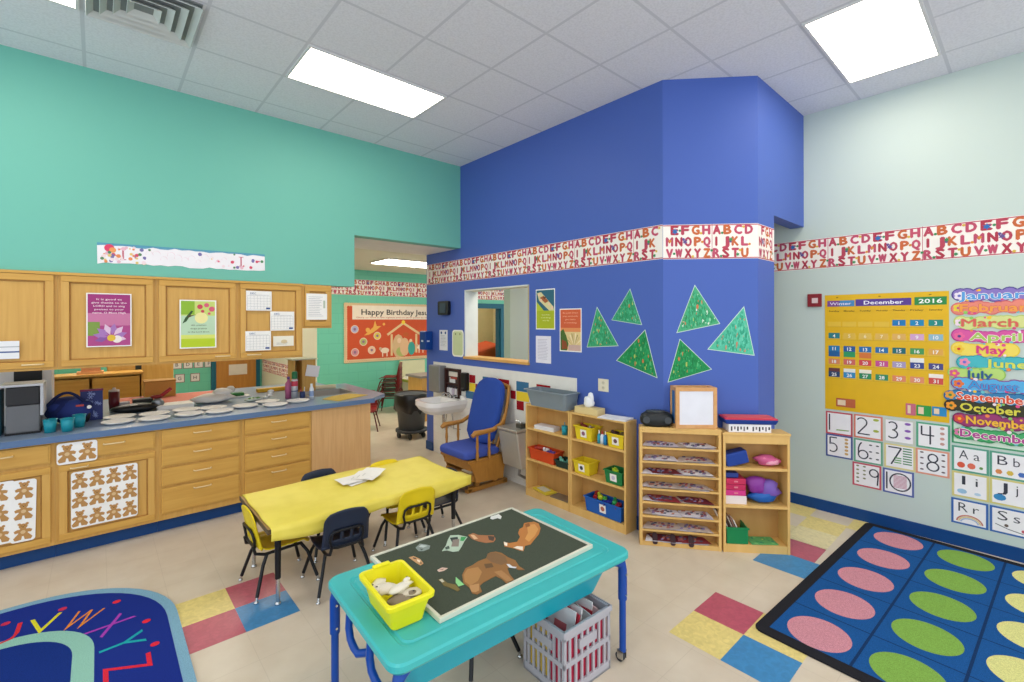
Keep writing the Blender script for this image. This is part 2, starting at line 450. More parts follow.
f = MB(); f.box(3.62, 4.86, 7.18, 7.9, CF-.02, CF-.001, TF); f.build('frame', b)
f = MB(); f.box(3.65, 4.83, 7.21, 7.87, CF-.028, CF-.02, emis('far_diffuser', '#fff4e0', 14)); f.build('diffuser', b)
for k, (x, y) in enumerate(((0, 8), (.2, 11), (7.6, 7.5), (8, 10.5), (4.6, 4.4), (1.9, 7.9), (1.9, 10.6))):  # last two lamps are unseen, added to brighten the far cream wall
    b = thing('ceiling_light', ('ceiling light above the far room behind the counter', 'ceiling light by the far brown door', 'ceiling light behind the pass-through window', 'ceiling light in the small side room', 'ceiling light just behind the blue wall', 'added unseen far room light behind the right half of the counter', 'added unseen far room light brightening the far cream wall')[k], 'light', (x, y, CF-.03), 0)
    f = MB(); f.box(x-.61, x+.61, y-.3, y+.3, CF-.02, CF-.001, TF); f.build('frame', b)
    f = MB(); f.box(x-.58, x+.58, y-.27, y+.27, CF-.028, CF-.02, emis('far_diffuser', '#fff3e0', 16)); f.build('diffuser', b)
# vent
vx, vy = (2.8819-3)*.6096+.02, (4.7598+1)*.6096
b = thing('ceiling_vent', 'square louvred air vent in the ceiling at top left', 'vent', (vx+.29, vy+.3, CZ-.04))
VM = P('#c5cac6', .5)
f = MB(); f.box(vx, vx+.56, vy+.02, vy+.58, CZ-.008, CZ-.002, P('#7d8182')); f.build('backing', b)
for k in range(4):
    q = k*.065; x0, x1, y0, y1 = vx+q, vx+.56-q, vy+.02+q, vy+.58-q
    f = MB(); h0, h1 = CZ-.006, CZ-.035
    for (ax, ay, bx_, by_, ix, iy) in ((x0, y0, x1, y0, 0, 1), (x1, y0, x1, y1, -1, 0), (x1, y1, x0, y1, 0, -1), (x0, y1, x0, y0, 1, 0)):
        e = .035
        dx, dy = (bx_-ax), (by_-ay); L_ = math.hypot(dx, dy); dx /= L_; dy /= L_
        f.add([(ax, ay, h1), (bx_, by_, h1), (bx_-dx*e+ix*e, by_-dy*e+iy*e, h0), (ax+dx*e+ix*e, ay+dy*e+iy*e, h0)], [(0, 1, 2, 3)], VM)
    f.build('louvre', b, solid=.004)

# ================================================================ alphabet border
BC = [P(h, .7) for h in ('#b8455a', '#c2506a', '#b03a4c', '#c8683c', '#bc4e68')]
BGp = P('#f2ece4', .7); BLN = P('#b8405a', .7)
BBL, BGN, BOR, BPU, BYE = P('#2f6db0', .7), P('#3f8f5a', .7), P('#d8903c', .7), P('#6a5590', .7), P('#d8b84a', .7)
def border(name, M, length, phase, label, height=.29, per=.686, depth=.0015):
    b = MB(M); b.box(0, length, 0, height, 0, .001, BGp)
    for z in (.004, height-.012): b.rect(0, length, z, z+.008, BLN, .0014)
    rows = ['ABCDEFGH', 'IJKLMNOPQ', 'RSTUVWXYZ']
    k = -1
    while k*per-phase < length:
        x0 = k*per-phase; k += 1
        if 0 < x0 < length: b.rect(x0-.002, x0+.002, 0, height, BLN, .0016)
        for r, row in enumerate(rows):
            p = per/len(row); y = height*(2-r)/3+.022
            for i, ch in enumerate(row):
                x = x0+(i+.45)*p
                if x < .03 or x > length-.03: continue
                b.text(ch, x, y-.008, height*.255, BC[(i*3+r*2) % 5], .002, w=p*.66 if ch != 'I' else p*.1, off=0, bold=.075)
                if (i+r) % 2 == 0:
                    m = (BGN, BOR, BYE, BPU)[(i+r*2) % 4]
                    b.disc(x+p*.5, y+.0+.024*((i*7) % 3), .011, m, .0024, 7)
        for fx, fy, m, rr in ((.56, .8, BBL, .028), (.68, .5, BPU, .024), (.22, .55, BGN, .020), (.3, .12, BGN, .018), (.5, .52, BOR, .018)):
            x = x0+fx*per
            if .03 < x < length-.03:
                b.poly([(x+rr*(1 if q % 2 else .5)*math.cos(q*math.pi/6), height*fy+rr*(1 if q % 2 else .5)*math.sin(q*math.pi/6)) for q in range(12)], m, .0026)
    return b.build(name, None, label, 'wall border')
border('alphabet_border', frame((XB, 5.85, 2.362), (0, -1, 0), (0, 0, 1)), 3.76, .639, 'white alphabet wallpaper border with red letters along the long blue wall')
border('alphabet_border', frame((DG0.x+.0, DG0.y, 2.356) , DU, (0, 0, 1)), .768, .286, 'short piece of alphabet border on the angled blue wall')
border('alphabet_border', frame((4.09, 1.53, 2.354), (1, 0, 0), (0, 0, 1)), .357, .368, 'short end piece of alphabet border beside the blue corner opening')
border('alphabet_border', frame((XR, 2.3, 2.343), (0, -1, 0), (0, 0, 1)), 3.4, .398, 'alphabet wallpaper border running along the pale mint wall')
border('alphabet_border', frame((3.19, 9.25, 2.38), (1, 0, 0), (0, 0, 1)), 6.0, .1, 'alphabet border on the far teal wall above the red bulletin board', height=.32, per=.72)
border('alphabet_border', frame((3.17, 13.2, .58), (0, -1, 0), (0, 0, 1)), 3.2, .1, 'low alphabet strip on the cream wall behind the counter', height=.29, per=.72)
# ================================================================ base cabinets and countertop
HND = P('#e4cd9c', .4, .1)
ZT = .965
def pull(b, x, y, z, n=.11):
    """level wire pull on a front facing -Y, centred at x"""
    b.tube([(x-n/2, y, z), (x-n/2, y-.022, z), (x-n/2+.012, y-.028, z), (x+n/2-.012, y-.028, z), (x+n/2, y-.022, z), (x+n/2, y, z)], .0055, HND, 6)
def slab(x0, x1, z0, z1, y=5.05):
    b = MB(); b.box(x0, x1, y-.02, y, z0, z1, OAK_H)
    # routed edge
    e = .012
    b.box(x0+e, x1-e, y-.024, y-.02, z0+e, z1-e, OAK_H)
    return b
def paneldoor(x0, x1, z0, z1, y=5.05, fr=.048):
    b = MB()
    b.box(x0, x1, y-.022, y, z0, z0+fr, OAK_H); b.box(x0, x1, y-.022, y, z1-fr, z1, OAK_H)
    b.box(x0, x0+fr, y-.022, y, z0+fr, z1-fr, OAK_V); b.box(x1-fr, x1, y-.022, y, z0+fr, z1-fr, OAK_V)
    b.box(x0+fr, x1-fr, y-.006, y, z0+fr, z1-fr, OAK_V)
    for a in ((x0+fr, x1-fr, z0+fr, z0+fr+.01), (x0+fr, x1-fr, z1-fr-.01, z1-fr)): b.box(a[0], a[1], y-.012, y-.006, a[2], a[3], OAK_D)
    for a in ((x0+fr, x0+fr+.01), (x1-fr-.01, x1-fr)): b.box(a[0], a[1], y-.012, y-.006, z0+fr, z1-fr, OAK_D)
    return b
def base_unit(x0, x1, label, kind):
    t = thing('base_cabinet', label, 'cabinet', ((x0+x1)/2, 5.3, 0), 0, 'oak base cabinets under the blue counter')
    b = MB(); b.box(x0, x1, 5.055, 5.66, .115, .925, OAK_V); b.build('carcass', t)
    k = MB(); k.box(x0, x1, 5.12, 5.66, 0, .115, DKBLUEP); k.build('toe_kick', t)
    if kind == 'drawers':
        for z0, z1 in ((.757, .9), (.585, .737), (.412, .565), (.172, .392)):
            d = slab(x0+.022, x1-.022, z0, z1, 5.055).build('drawer', t, bevel=.004)
            h = MB(); pull(h, (x0+x1)/2, 5.031, z1-.038 if z1-z0 > .2 else (z0+z1)/2+.02, .13); h.build('handle', d)
    else:
        d = slab(x0+.022, x1-.022, .757, .9, 5.055).build('drawer', t, bevel=.004)
        h = MB(); pull(h, (x0+x1)/2+.03, 5.031, .852, .13); h.build('handle', d)
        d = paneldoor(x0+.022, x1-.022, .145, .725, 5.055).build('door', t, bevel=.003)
        h = MB(); pull(h, x0+.14, 5.033, .698, .1); h.build('handle', d)
base_unit(-1.52, -.888, 'oak base cabinet at the far left end beyond the bear sheets', 'door')
base_unit(-.884, -.249, 'oak base cabinet with two bear sheets on its door at the left edge', 'door')
base_unit(-.248, .389, 'oak base cabinet with a big sheet of twelve brown bears on its door', 'door')
base_unit(.390, 1.029, 'four-drawer oak base cabinet next to the bear sheet cabinet', 'drawers')
base_unit(1.030, 1.675, 'four-drawer oak base cabinet next to the plain end panel', 'drawers')
t = thing('base_cabinet', 'plain pale oak end panel cabinet at the right end of the counter', 'cabinet', (2.0, 5.35, 0))
b = MB(); b.box(1.676, 2.325, 5.05, 5.66, .0, .925, OAK_P); b.build('end_panel', t)
b = MB(); b.box(1.676, 2.325, 5.045, 5.05, .0, .1, OAK_P); b.build('skirt', t)
t = thing('base_cabinet', 'back row of oak cabinets under the deep counter facing the far room', 'cabinet', (.4, 6.0, 0))
b = MB(); b.box(-1.52, 1.8, 5.68, 6.9, .1, .922, OAK_V); b.box(1.8, 2.2, 5.68, 6.9, .1, .78, OAK_V); b.build('carcass', t)
b = MB(); b.box(-1.52, 2.2, 5.7, 6.85, 0, .1, DKBLUEP); b.build('toe_kick', t)
for k in range(6):
    x0 = -1.5+k*.615
    b = MB(); b.box(x0+.01, x0+.6, 6.9, 6.92, .13, .9, OAK_V); b.build('door', t)
ct = thing('countertop', 'long deep blue laminate countertop with a clipped corner and sink cutout', 'countertop', (.5, 5.7, .925))
b = MB()
SX0, SX1, SY0, SY1 = 1.84, 2.36, 5.56, 6.02
TOPG = COUNTER
b.box(-1.55, SX0, 5.02, 7.0, .925, ZT, TOPG)
b.box(SX0, SX1, 5.02, SY0, .925, ZT, TOPG); b.box(SX0, SX1, SY1, 7.0, .925, ZT, TOPG)
b.prism([(SX1, 5.06), (2.37, 5.06), (2.60, 5.25), (2.62, 6.5), (SX1, 6.5)], .925, ZT, TOPG)
b.build('worktop', ct)
b = MB(); b.box(-1.55, 2.36, 5.012, 5.02, .915, ZT-.002, P('#5a7499', .35)); b.build('front_edge', ct)
s_ = thing('sink', 'stainless sink basin set in the counter behind the yellow folder', 'sink', (2.1, 5.8, .8))
b = MB()
for a in ((SX0-.012, SX1+.012, SY0-.012, SY0+.005), (SX0-.012, SX1+.012, SY1-.005, SY1+.012)): b.box(*a, ZT-.001, ZT+.006, STEEL)
for a in ((SX0-.012, SX0+.005, SY0, SY1), (SX1-.005, SX1+.012, SY0, SY1)): b.box(*a, ZT-.001, ZT+.006, STEEL)
b.build('rim', s_)
b = MB(); z0 = .80
b.box(SX0, SX1, SY0, SY1, z0-.004, z0, STEEL); b.box(SX0, SX0+.004, SY0, SY1, z0, ZT, STEEL); b.box(SX1-.004, SX1, SY0, SY1, z0, ZT, STEEL)
b.box(SX0, SX1, SY0, SY0+.004, z0, ZT, STEEL); b.box(SX0, SX1, SY1-.004, SY1, z0, ZT, STEEL); b.build('basin', s_)

# ================================================================ upper cabinets
def upper(x0, x1, z0, z1, label, hx):
    t = thing('wall_cabinet', label, 'cabinet', ((x0+x1)/2, 5.15, z0), 0, 'oak wall cabinets over the counter')
    b = MB(); b.box(x0, x1, 5.0, 5.33, z0, z1, OAK_V); b.build('carcass', t)
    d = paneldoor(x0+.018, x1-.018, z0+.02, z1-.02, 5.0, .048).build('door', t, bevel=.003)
    if hx is not None:
        h = MB(); pull(h, hx, 4.978, z0+.048, .11); h.build('handle', d)
upper(-1.46, -.852, 1.478, 2.222, 'oak wall cabinet past the left edge of the row', -1.0)
upper(-.848, -.230, 1.478, 2.222, 'oak wall cabinet at left with a white paper tucked on its door', -.36)
upper(-.229, .373, 1.478, 2.222, 'oak wall cabinet with the purple flower poster on its door', None)
upper(.374, .987, 1.478, 2.222, 'oak wall cabinet with the green hummingbird poster on its door', .86)
upper(.988, 1.571, 1.478, 2.222, 'oak wall cabinet with three calendar pages taped to its door', 1.12)
upper(1.572, 1.868, 1.772, 2.222, 'small short oak wall cabinet at the right end of the row', None)
b = MB(); b.box(-1.46, 1.57, 4.975, 5.0, 2.205, 2.226, OAK_H); b.build('trim_3', **S)

# ---------------------------------------------------------------- papers on the cabinets
def sheet(M, w, h, m=PAPER, mar=0, inner=None):
    b = MB(M); b.box(0, w, 0, h, 0, .0012, m)
    if inner: b.rect(mar, w-mar, mar, h-mar, inner, .0016)
    return b
def lines(b, x0, x1, z, n, dz, m, h=.006):
    for k in range(n):
        q = random.uniform(.7, 1)
        b.rect(x0, x0+(x1-x0)*q, z-k*dz, z-k*dz+h, m, .0022)
def bear(b, cx, cy, h, m, z=.0022):
    s = h; K = .82
    b.disc(cx, cy, s*.17, m, z, 12, ry=s*.2); b.disc(cx, cy+s*.27, s*.15, m, z+.0002, 12, ry=s*.13)
    for q in (-1, 1):
        b.disc(cx+q*s*.13, cy+s*.38, s*.06, m, z+.0003, 8)
        b.poly([(cx+q*s*.06, cy+s*.14), (cx+q*s*.06, cy+s*.0), (cx+q*s*.27, cy-s*.04), (cx+q*s*.31, cy+s*.07), (cx+q*s*.22, cy+s*.13)][::q], m, z+.0004)
        b.poly([(cx+q*s*.01, cy-s*.1), (cx+q*s*.06, cy-s*.36), (cx+q*s*.27, cy-s*.38), (cx+q*s*.32, cy-s*.26), (cx+q*s*.15, cy-s*.05)][::q], m, z+.0005)
        b.disc(cx+q*s*.05, cy+s*.29, s*.017, P('#4a3420'), z+.0008, 6)
    b.disc(cx, cy+s*.24, s*.025, P('#4a3420'), z+.0008, 6); b.disc(cx, cy, s*.09, P('#d9b98a', .7), z+.0008, 8)
BR = P('#b98a52', .7)
def bears(x, z, w, h, nc, nr, label, skew=0., y=5.028, rag=None):
    b = MB(frame((x, y, z), (1, 0, skew), (-skew, 0, 1)))
    b.prism(rrect(0, w, 0, h, .02, 3), 0, .0012, PAPER)
    for i in range(nc):
        for j in range(nr): bear(b, (i+.5)*w/nc, (j+.5)*h/nr-.004, min(w/nc*1.5, h/nr*1.02), BR)
    b.build('bear_sheet', None, label, 'paper sheet')
bears(-.238, .733, .235, .165, 2, 1, 'small white sheet with two brown bears on the drawer front', y=5.029)
bears(-.158, .215, .408, .445, 4, 3, 'large white sheet with twelve brown bears on the cabinet door', y=5.031)
bears(-.62, .215, .17, .455, 1, 3, 'white strip of brown bears at the left picture edge on the oak door', .02, y=5.0312)
bears(-.485, .205, .13, .46, 1, 3, 'narrow white strip of three brown bears beside the leftmost bear strip', -.02, y=5.0305)

# flower poster
b = sheet(FY(-.066, 4.976, 1.643), .277, .43, PAPER, .008, P('#b04a86', .6))
b.rect(.008, .269, .27, .422, P('#a03878', .6), .0018); b.rect(.008, .269, .17, .27, P('#c878a0', .6), .0018); b.rect(.008, .08, .09, .2, P('#7f9a48', .6), .002)
for a, rr in ((20, .11), (50, .12), (80, .12), (110, .12), (140, .12), (168, .12), (195, .11), (-10, .1)):
    c_, s2 = math.cos(R(a)), math.sin(R(a)); cx, cy = .15, .075
    pts = [(cx+c_*.02, cy+s2*.02), (cx+c_*rr*.6+s2*.022, cy+s2*rr*.6-c_*.022), (cx+c_*rr*.95, cy+s2*rr*.95), (cx+c_*rr*.6-s2*.022, cy+s2*rr*.6+c_*.022)]
    pts = [(max(.008, min(.269, p[0])), max(.008, p[1])) for p in pts]
    b.poly(pts, P(('#a878b8', '#b88cc8', '#e0c0d8', '#8a5aa0')[a % 4], .6), .0022+a*1e-6)
b.disc(.15, .07, .026, P('#e0b840', .6), .0028); b.disc(.185, .06, .03, P('#f0e6e0', .6), .0026)
for k, s in enumerate(('It is good to', 'give thanks to the', 'LORD and to sing', 'praises to your', 'name, O Most High')): b.text(s, .138, .375-k*.027, .014, P('#f6dfe8', .6), .0025, w=.012*len(s))
b.build('flower_poster', None, 'purple flower poster with white verse lettering on the oak cabinet door', 'poster')
# hummingbird poster
b = sheet(FY(.536, 4.976, 1.606), .275, .43, PAPER, .01, P('#bcd8b8', .6))
b.rect(.01, .265, .01, .09, P('#b8cf2c', .6), .0018); b.rect(.01, .265, .29, .42, P('#c8d878', .6), .0018); b.rect(.01, .11, .30, .42, P('#8fb83a', .6), .002)
b.disc(.16, .27, .05, P('#f0e6a0', .6), .0021); b.rect(.01, .265, .085, .12, P('#d8e070', .6), .002)
b.poly([(.02, .22), (.05, .24), (.10, .33), (.085, .335), (.04, .27)], P('#3a5a34', .6), .0024); b.poly([(.06, .29), (.12, .30), (.06, .27)], P('#5a4a30', .6), .0025)
for x, y, r_ in ((.15, .37, .022), (.20, .385, .02), (.24, .35, .024), (.17, .33, .014), (.22, .31, .012)): b.disc(x, y, r_, P(('#d8607a', '#c84a5a')[int(x*100) % 2], .6), .0024, 9)
for k, s in enumerate(('All creation', 'sings praises', 'to the Lord above')): b.text(s, .14, .20-k*.03, .012, P('#5a6a48', .6), .0025, w=.0095*len(s))
b.build('hummingbird_poster', None, 'green hummingbird and blossom poster on the third oak cabinet door', 'poster')
# calendar pages
GRY, NAV = P('#9a9ca4', .7), P('#34508c', .7)
def calpage(x, z, label, m):
    b = sheet(FY(x, 4.976, z), .222, .188)
    b.text('DEC', .06, .157, .016, NAV, .0022, w=.05); b.rect(.03, .2, .149, .151, GRY, .0018)
    for k in range(6): b.rect(.01, .212, .012+k*.026, .0135+k*.026, GRY, .0018)
    for k in range(8): b.rect(.01+k*.0285, .0115+k*.0285, .012, .142, GRY, .0019)
    b.rect(.172, .208, .014, .03, NAV, .0022)
    b.build('calendar_page', None, label, 'calendar page')
calpage(1.053, 1.948, 'white calendar page taped at the top left of the oak cabinet door', 0)
calpage(1.262, 1.753, 'white calendar page taped in the middle right of the cabinet door', 0)
calpage(1.046, 1.563, 'white calendar page taped at the bottom left of the cabinet door', 0)
b = sheet(FY(1.288, 4.976, 1.598), .19, .1, P('#efe9d8', .7)); b.disc(.1, .045, .03, P('#dcc9a0', .7), .0022, 12, ry=.02); lines(b, .03, .16, .03, 2, .012, GRY, .003)
b.build('note_card', None, 'small cream note card below the middle calendar page', 'note')
b = sheet(FY(1.602, 4.976, 1.86), .21, .27); lines(b, .02, .18, .235, 12, .018, GRY, .003); b.rect(.17, .19, .12, .2, P('#b8c4b0', .7), .0022)
b.build('typed_notice', None, 'white typed notice on the small short oak cabinet', 'notice')
b = sheet(FY(-.60, 4.972, 1.575), .17, .13, P('#e9e9ea', .7)); b.rect(.0, .17, .045, .055, NAV, .002); b.rect(.0, .17, .085, .09, GRY, .002)
b.build('folded_paper', None, 'white folded paper in a holder on the leftmost oak wall cabinet', 'paper')
# torn banner over the cabinets
b = MB(frame((0.0, 5.012, 2.318), (1, 0, .012), (-.012, 0, 1))); random.seed(3)
PW = P('#f2eef2', .7)
b.box(0, 1.225, .02, .165, 0, .001, P('#5a9cb8', .7))
top = [(x*1.225/24, .15+random.uniform(-.012, .006)) for x in range(25)]; bot = [(x*1.225/24, random.uniform(-.008, .01)) for x in range(25)]
for k in range(24): b.poly([bot[k], bot[k+1], top[k+1], top[k]], PW, .0016)
for x in (.16, 1.02): b.text('I', x, .035, .09, P('#c87080', .7), .002, w=.012, off=0); b.rect(x-.02, x+.02, .12, .126, P('#c87080', .7), .002); b.rect(x-.02, x+.02, .034, .04, P('#c87080', .7), .002)
for k in range(12):
    x = .33+k*.05; r_ = random.uniform(.015, .028); y = random.uniform(.05, .1); pts = [(x+r_*math.cos(q*.6), y+r_*math.sin(q*.6)) for q in range(7)]
    for q in range(6): b.add([(pts[q][0], pts[q][1], .002), (pts[q+1][0], pts[q+1][1], .002), (pts[q+1][0]*1.0+.003, pts[q+1][1]+.003, .002), (pts[q][0]+.003, pts[q][1]+.003, .002)], [(0, 1, 2, 3)], P('#ecd4dc', .7))
for k in range(70):
    x = random.choice((random.uniform(.02, .34), random.uniform(.68, 1.2), random.uniform(.02, .25)))
    y = random.uniform(.01, .145); r_ = random.uniform(.006, .017)
    b.disc(x, y, r_, P(random.choice(('#d8506a', '#e8905a', '#e8b8c8', '#5a8a60', '#7a70a8', '#e8c878', '#f0dce0')), .7), .0022+k*1e-5, 7)
b.disc(.075, .125, .032, P('#e0456a', .7), .004, 12); b.disc(.095, .11, .022, P('#f0a060', .7), .0042, 12); b.disc(.075, .09, .012, P('#4a8a6a', .7), .0044, 8)
b.build('floral_banner', None, 'torn floral paper banner on the teal wall above the oak cabinets', 'banner')

# ---------------------------------------------------------------- things on the counter
PL = [(.135, 5.294), (.152, 5.549), (.38, 5.253), (.399, 5.507), (.645, 5.281), (.656, 5.548), (.883, 5.252), (.869, 5.495), (1.132, 5.40), (1.384, 5.27), (1.375, 5.53), (1.635, 5.353)]
PN = ['front row white paper plate nearest the teal cups', 'back row white paper plate beside the black pan', 'second white paper plate from the left in the front row',
      'back row white paper plate in front of the paper stack', 'third white paper plate from the left in the front row', 'back row white paper plate right of the paper stack',
      'fourth white paper plate from the left in the front row', 'white paper plate in front of the plastic bag', 'white paper plate standing alone in the middle of the right half',
      'front white paper plate left of the spray can', 'back white paper plate beside the salad packet', 'last white paper plate at the right in front of the bottles']
PLM = P('#efece6', .55)
def plate(x, y, z, label, r=.118):
    b = MB(); b.lathe([(0.001, .004), (r*.7, .004), (r*.78, .008), (r*.97, .019), (r, .021), (r, .018), (r*.8, .004), (r*.7, 0), (0.001, 0)], (x, y, z), PLM, 28)
    b.build('paper_plate', None, label, 'plate', 'white paper plates set out on the blue counter')
for (x, y), l in zip(PL, PN): plate(x, y, ZT+.0005, l)
TEALC = P('#1f8f9f', .35)
def cup(x, y, label, r=.042, h=.105):
    t = thing('plastic_cup', label, 'cup', (x, y, ZT+.0005), 0, 'teal plastic cups on the counter')
    b = MB(); b.lathe([(0.001, 0), (r*.8, 0), (r, h), (r-.004, h), (r*.8-.003, .004), (0.001, .004)], (x, y, ZT+.0005), TEALC, 22); b.build('body', t)
    b = MB(); b.lathe([(r, h-.006), (r+.004, h-.004), (r+.004, h), (r, h+.001)], (x, y, ZT+.0005), TEALC, 22); b.build('rim', t)
cup(-.283, 5.215, 'left teal plastic cup standing beside the grey machine'); cup(-.183, 5.175, 'middle teal plastic cup in front of the navy bag'); cup(-.115, 5.32, 'right teal plastic cup standing behind the other two')
# grey machine
t = thing('shredder', 'grey and black office machine standing at the left end of the counter', 'machine', (-.43, 5.38, ZT))
b = MB(); b.box(-.53, -.345, 5.27, 5.52, ZT+.012, 1.19, P('#6f7073', .5)); b.build('body', t, bevel=.008)
b = MB(); b.box(-.53, -.345, 5.265, 5.52, 1.192, 1.335, P('#2b2a2c', .4)); b.build('upper_housing', t, bevel=.008)
b = MB(); b.box(-.535, -.34, 5.26, 5.52, ZT+.0005, ZT+.014, BLACK); b.build('base', t)
b = MB(); b.box(-.343, -.322, 5.27, 5.54, 1.1, 1.355, P('#c9cace', .5)); b.box(-.56, -.322, 5.26, 5.54, 1.337, 1.357, P('#d8d9dc', .5)); b.build('cover', t, bevel=.005)
t = thing('binder', 'dark teal binder standing left of the grey machine', 'binder', (-.6, 5.4, ZT)); b = MB(); b.box(-.64, -.56, 5.3, 5.5, ZT, 1.32, P('#1f5a6c', .5)); b.build('cover', t, bevel=.004)
b = MB(); b.box(-.632, -.568, 5.305, 5.495, ZT+.01, 1.322, PAPER); b.build('pages', t)
t = thing('microwave', 'small white appliance with a black window behind the grey machine', 'appliance', (-.45, 5.9, ZT))
b = MB(); b.box(-.66, -.30, 5.75, 6.05, ZT, 1.44, P('#e4e4e6', .4)); b.build('body', t, bevel=.01)
b = MB(); b.box(-.53, -.36, 5.742, 5.75, 1.34, 1.43, BLACK); b.build('window', t)
# navy duffel bag
NAVY = P('#1d2a63', .8); NAVY2 = P('#2a3a80', .8)
t = thing('tote_bag', 'slouchy navy blue fabric bag behind the teal cups', 'bag', (-.17, 5.62, ZT)); random.seed(11)
b = MB(); b.blob((-.20, 5.62, ZT+.115), .15, .11, .115, NAVY, 16, 10, .07); b.blob((-.15, 5.57, ZT+.1), .12, .09, .11, NAVY2, 12, 8, .09); b.blob((-.25, 5.58, ZT+.14), .07, .06, .05, NAVY2, 10, 7, .2); b.blob((-.10, 5.55, ZT+.15), .06, .05, .04, NAVY, 10, 7, .2); b.build('body', t)
b = MB(); b.tube([(-.32+.24*k/12, 5.53, ZT+.17+.10*math.sin(math.pi*k/12)) for k in range(13)], .012, P('#16204e', .8)); b.build('handle', t)
b = MB(); b.box(-.14, -.09, 5.475, 5.48, ZT+.15, ZT+.165, P('#c8504a')); b.disc(0, 0, .016, PAPER, 0, 10, M=FY(-.055, 5.47, ZT+.14)); b.build('tag', t)
t = thing('gift_bag', 'navy gift bag printed with white and blue snowflakes', 'bag', (-.02, 5.72, ZT))
b = MB(FY(-.115, 5.60, ZT)); b.box(0, .15, 0, .27, -.1, 0, P('#26306e', .5))
for k in range(14):
    x, y, r_ = random.uniform(.02, .13), random.uniform(.03, .25), random.uniform(.012, .022)
    for a in range(3):
        c_, s2 = math.cos(a*math.pi/3), math.sin(a*math.pi/3); q = .0022
        b.poly([(x-c_*r_-s2*q, y-s2*r_+c_*q), (x-c_*r_+s2*q, y-s2*r_-c_*q), (x+c_*r_+s2*q, y+s2*r_-c_*q), (x+c_*r_-s2*q, y+s2*r_+c_*q)], P('#8a9ad0', .6), .001+k*1e-5)
b.build('body', t)
b = MB(); b.box(-.118, .038, 5.595, 5.603, ZT+.262, ZT+.28, P('#7a2a4a')); b.build('trim', t)
b = MB(); b.blob((-.07, 5.54, ZT+.06), .025, .03, .06, BLACK, 10, 7, .1); b.build('sunglasses_case', None, 'small black pouch leaning on the snowflake gift bag', 'pouch')
t = thing('thermos', 'maroon insulated tumbler with a steel base behind the plates', 'tumbler', (.12, 5.98, ZT))
b = MB(); b.lathe([(.001, .02), (.036, .02), (.042, .09), (.043, .2), (.001, .2)], (.12, 5.98, ZT), P('#5c1620', .3), 20); b.build('body', t)
b = MB(); b.lathe([(.001, 0), (.036, 0), (.036, .02), (.001, .021)], (.12, 5.98, ZT), CHROME, 20); b.build('base', t)
b = MB(); b.lathe([(.041, .2), (.041, .215), (.015, .22), (.012, .235), (.001, .236)], (.12, 5.98, ZT), P('#c8b8b4', .3), 20); b.build('lid', t)
t = thing('black_bag', 'flat black zip pouch lying on the counter beside the tumbler', 'pouch', (.27, 5.8, ZT))
b = MB(); b.blob((.27, 5.8, ZT+.045), .19, .10, .045, BLACK, 18, 8, .04); b.build('body', t)
b = MB(); b.disc(.26, 5.73, .03, P('#9a9a9c', .4), 0, 10, M=Matrix.Translation((0, 0, ZT+.083))); b.build('badge', t)
b = MB(); b.box(.26, .42, 5.93, 6.05, ZT, ZT+.1, P('#22201f', .5)); b.box(.265, .415, 5.935, 6.045, ZT+.1, ZT+.105, P('#3a3634', .5)); b.build('black_box', None, 'small black box behind the flat black pouch', 'box')
b = MB(); b.box(.15, .24, 5.98, 6.05, ZT, ZT+.085, P('#c9c4cc', .5)); b.build('small_carton', None, 'small pale carton between the tumbler and the black box', 'box', bevel=.003)
t = thing('stapler', 'small metal gadget with a red handle standing behind the plates', 'tool', (.45, 5.85, ZT))
b = MB(); b.blob((.45, 5.85, ZT+.06), .05, .04, .06, P('#8a8c90', .3, .6), 10, 8, .2); b.blob((.44, 5.84, ZT+.13), .05, .02, .02, P('#7a1a1c', .4), 10, 6, .1); b.build('body', t)
b = MB(); b.tube([(.46, 5.85, ZT+.12), (.56, 5.86, ZT+.2)], .018, P('#9c1c20', .4)); b.build('handle', t)
# paper stack
b = MB(); random.seed(5)
for k in range(9): a = random.uniform(-.06, .06); b.box(-.15, .15, -.11, .11, k*.005, k*.005+.004, PAPER, Matrix.Translation((.585, 5.86, ZT)) @ Matrix.Rotation(a, 4, 'Z'))
b.build('paper_stack', None, 'stack of white paper behind the plates in the middle of the counter', 'paper', kind='stuff')
b = MB(); b.box(.13, 1.15, 6.15, 6.95, ZT+.0003, ZT+.003, P('#cf7a68', .7)); b.build('pink_sheet', None, 'long salmon pink paper sheet along the back of the counter', 'paper')
t = thing('plastic_bag', 'crumpled translucent white plastic bag on the counter', 'bag', (.95, 5.95, ZT)); random.seed(8)
b = MB(); b.blob((.93, 5.93, ZT+.05), .19, .11, .055, P('#dcd7d0', .35), 15, 8, .2); b.blob((1.02, 5.95, ZT+.09), .10, .08, .06, P('#e2ded8', .35), 11, 7, .25); b.build('body', t)
b = MB(); b.blob((1.11, 5.99, ZT+.12), .045, .03, .04, P('#dcd8d2', .35), 9, 6, .25); b.build('knot', t)
t = thing('tray', 'small white tray holding a green packet behind the plastic bag', 'tray', (1.22, 6.2, ZT))
b = MB(); b.box(1.12, 1.34, 6.12, 6.27, ZT, ZT+.015, WHITE); b.build('body', t, bevel=.004)
b = MB(); b.box(1.15, 1.28, 6.14, 6.25, ZT+.016, ZT+.05, P('#2f7a3a', .5)); b.build('green_packet', None, 'green packet lying on the small white tray', 'packet', bevel=.006)
t = thing('salad_packet', 'clear plastic packet of green leaves on the counter', 'packet', (1.27, 5.72, ZT)); random.seed(4)
b = MB(); b.blob((1.27, 5.72, ZT+.022), .085, .05, .022, P('#c2ccc0', .3), 14, 6, .1); b.build('wrapper', t)
b = MB()
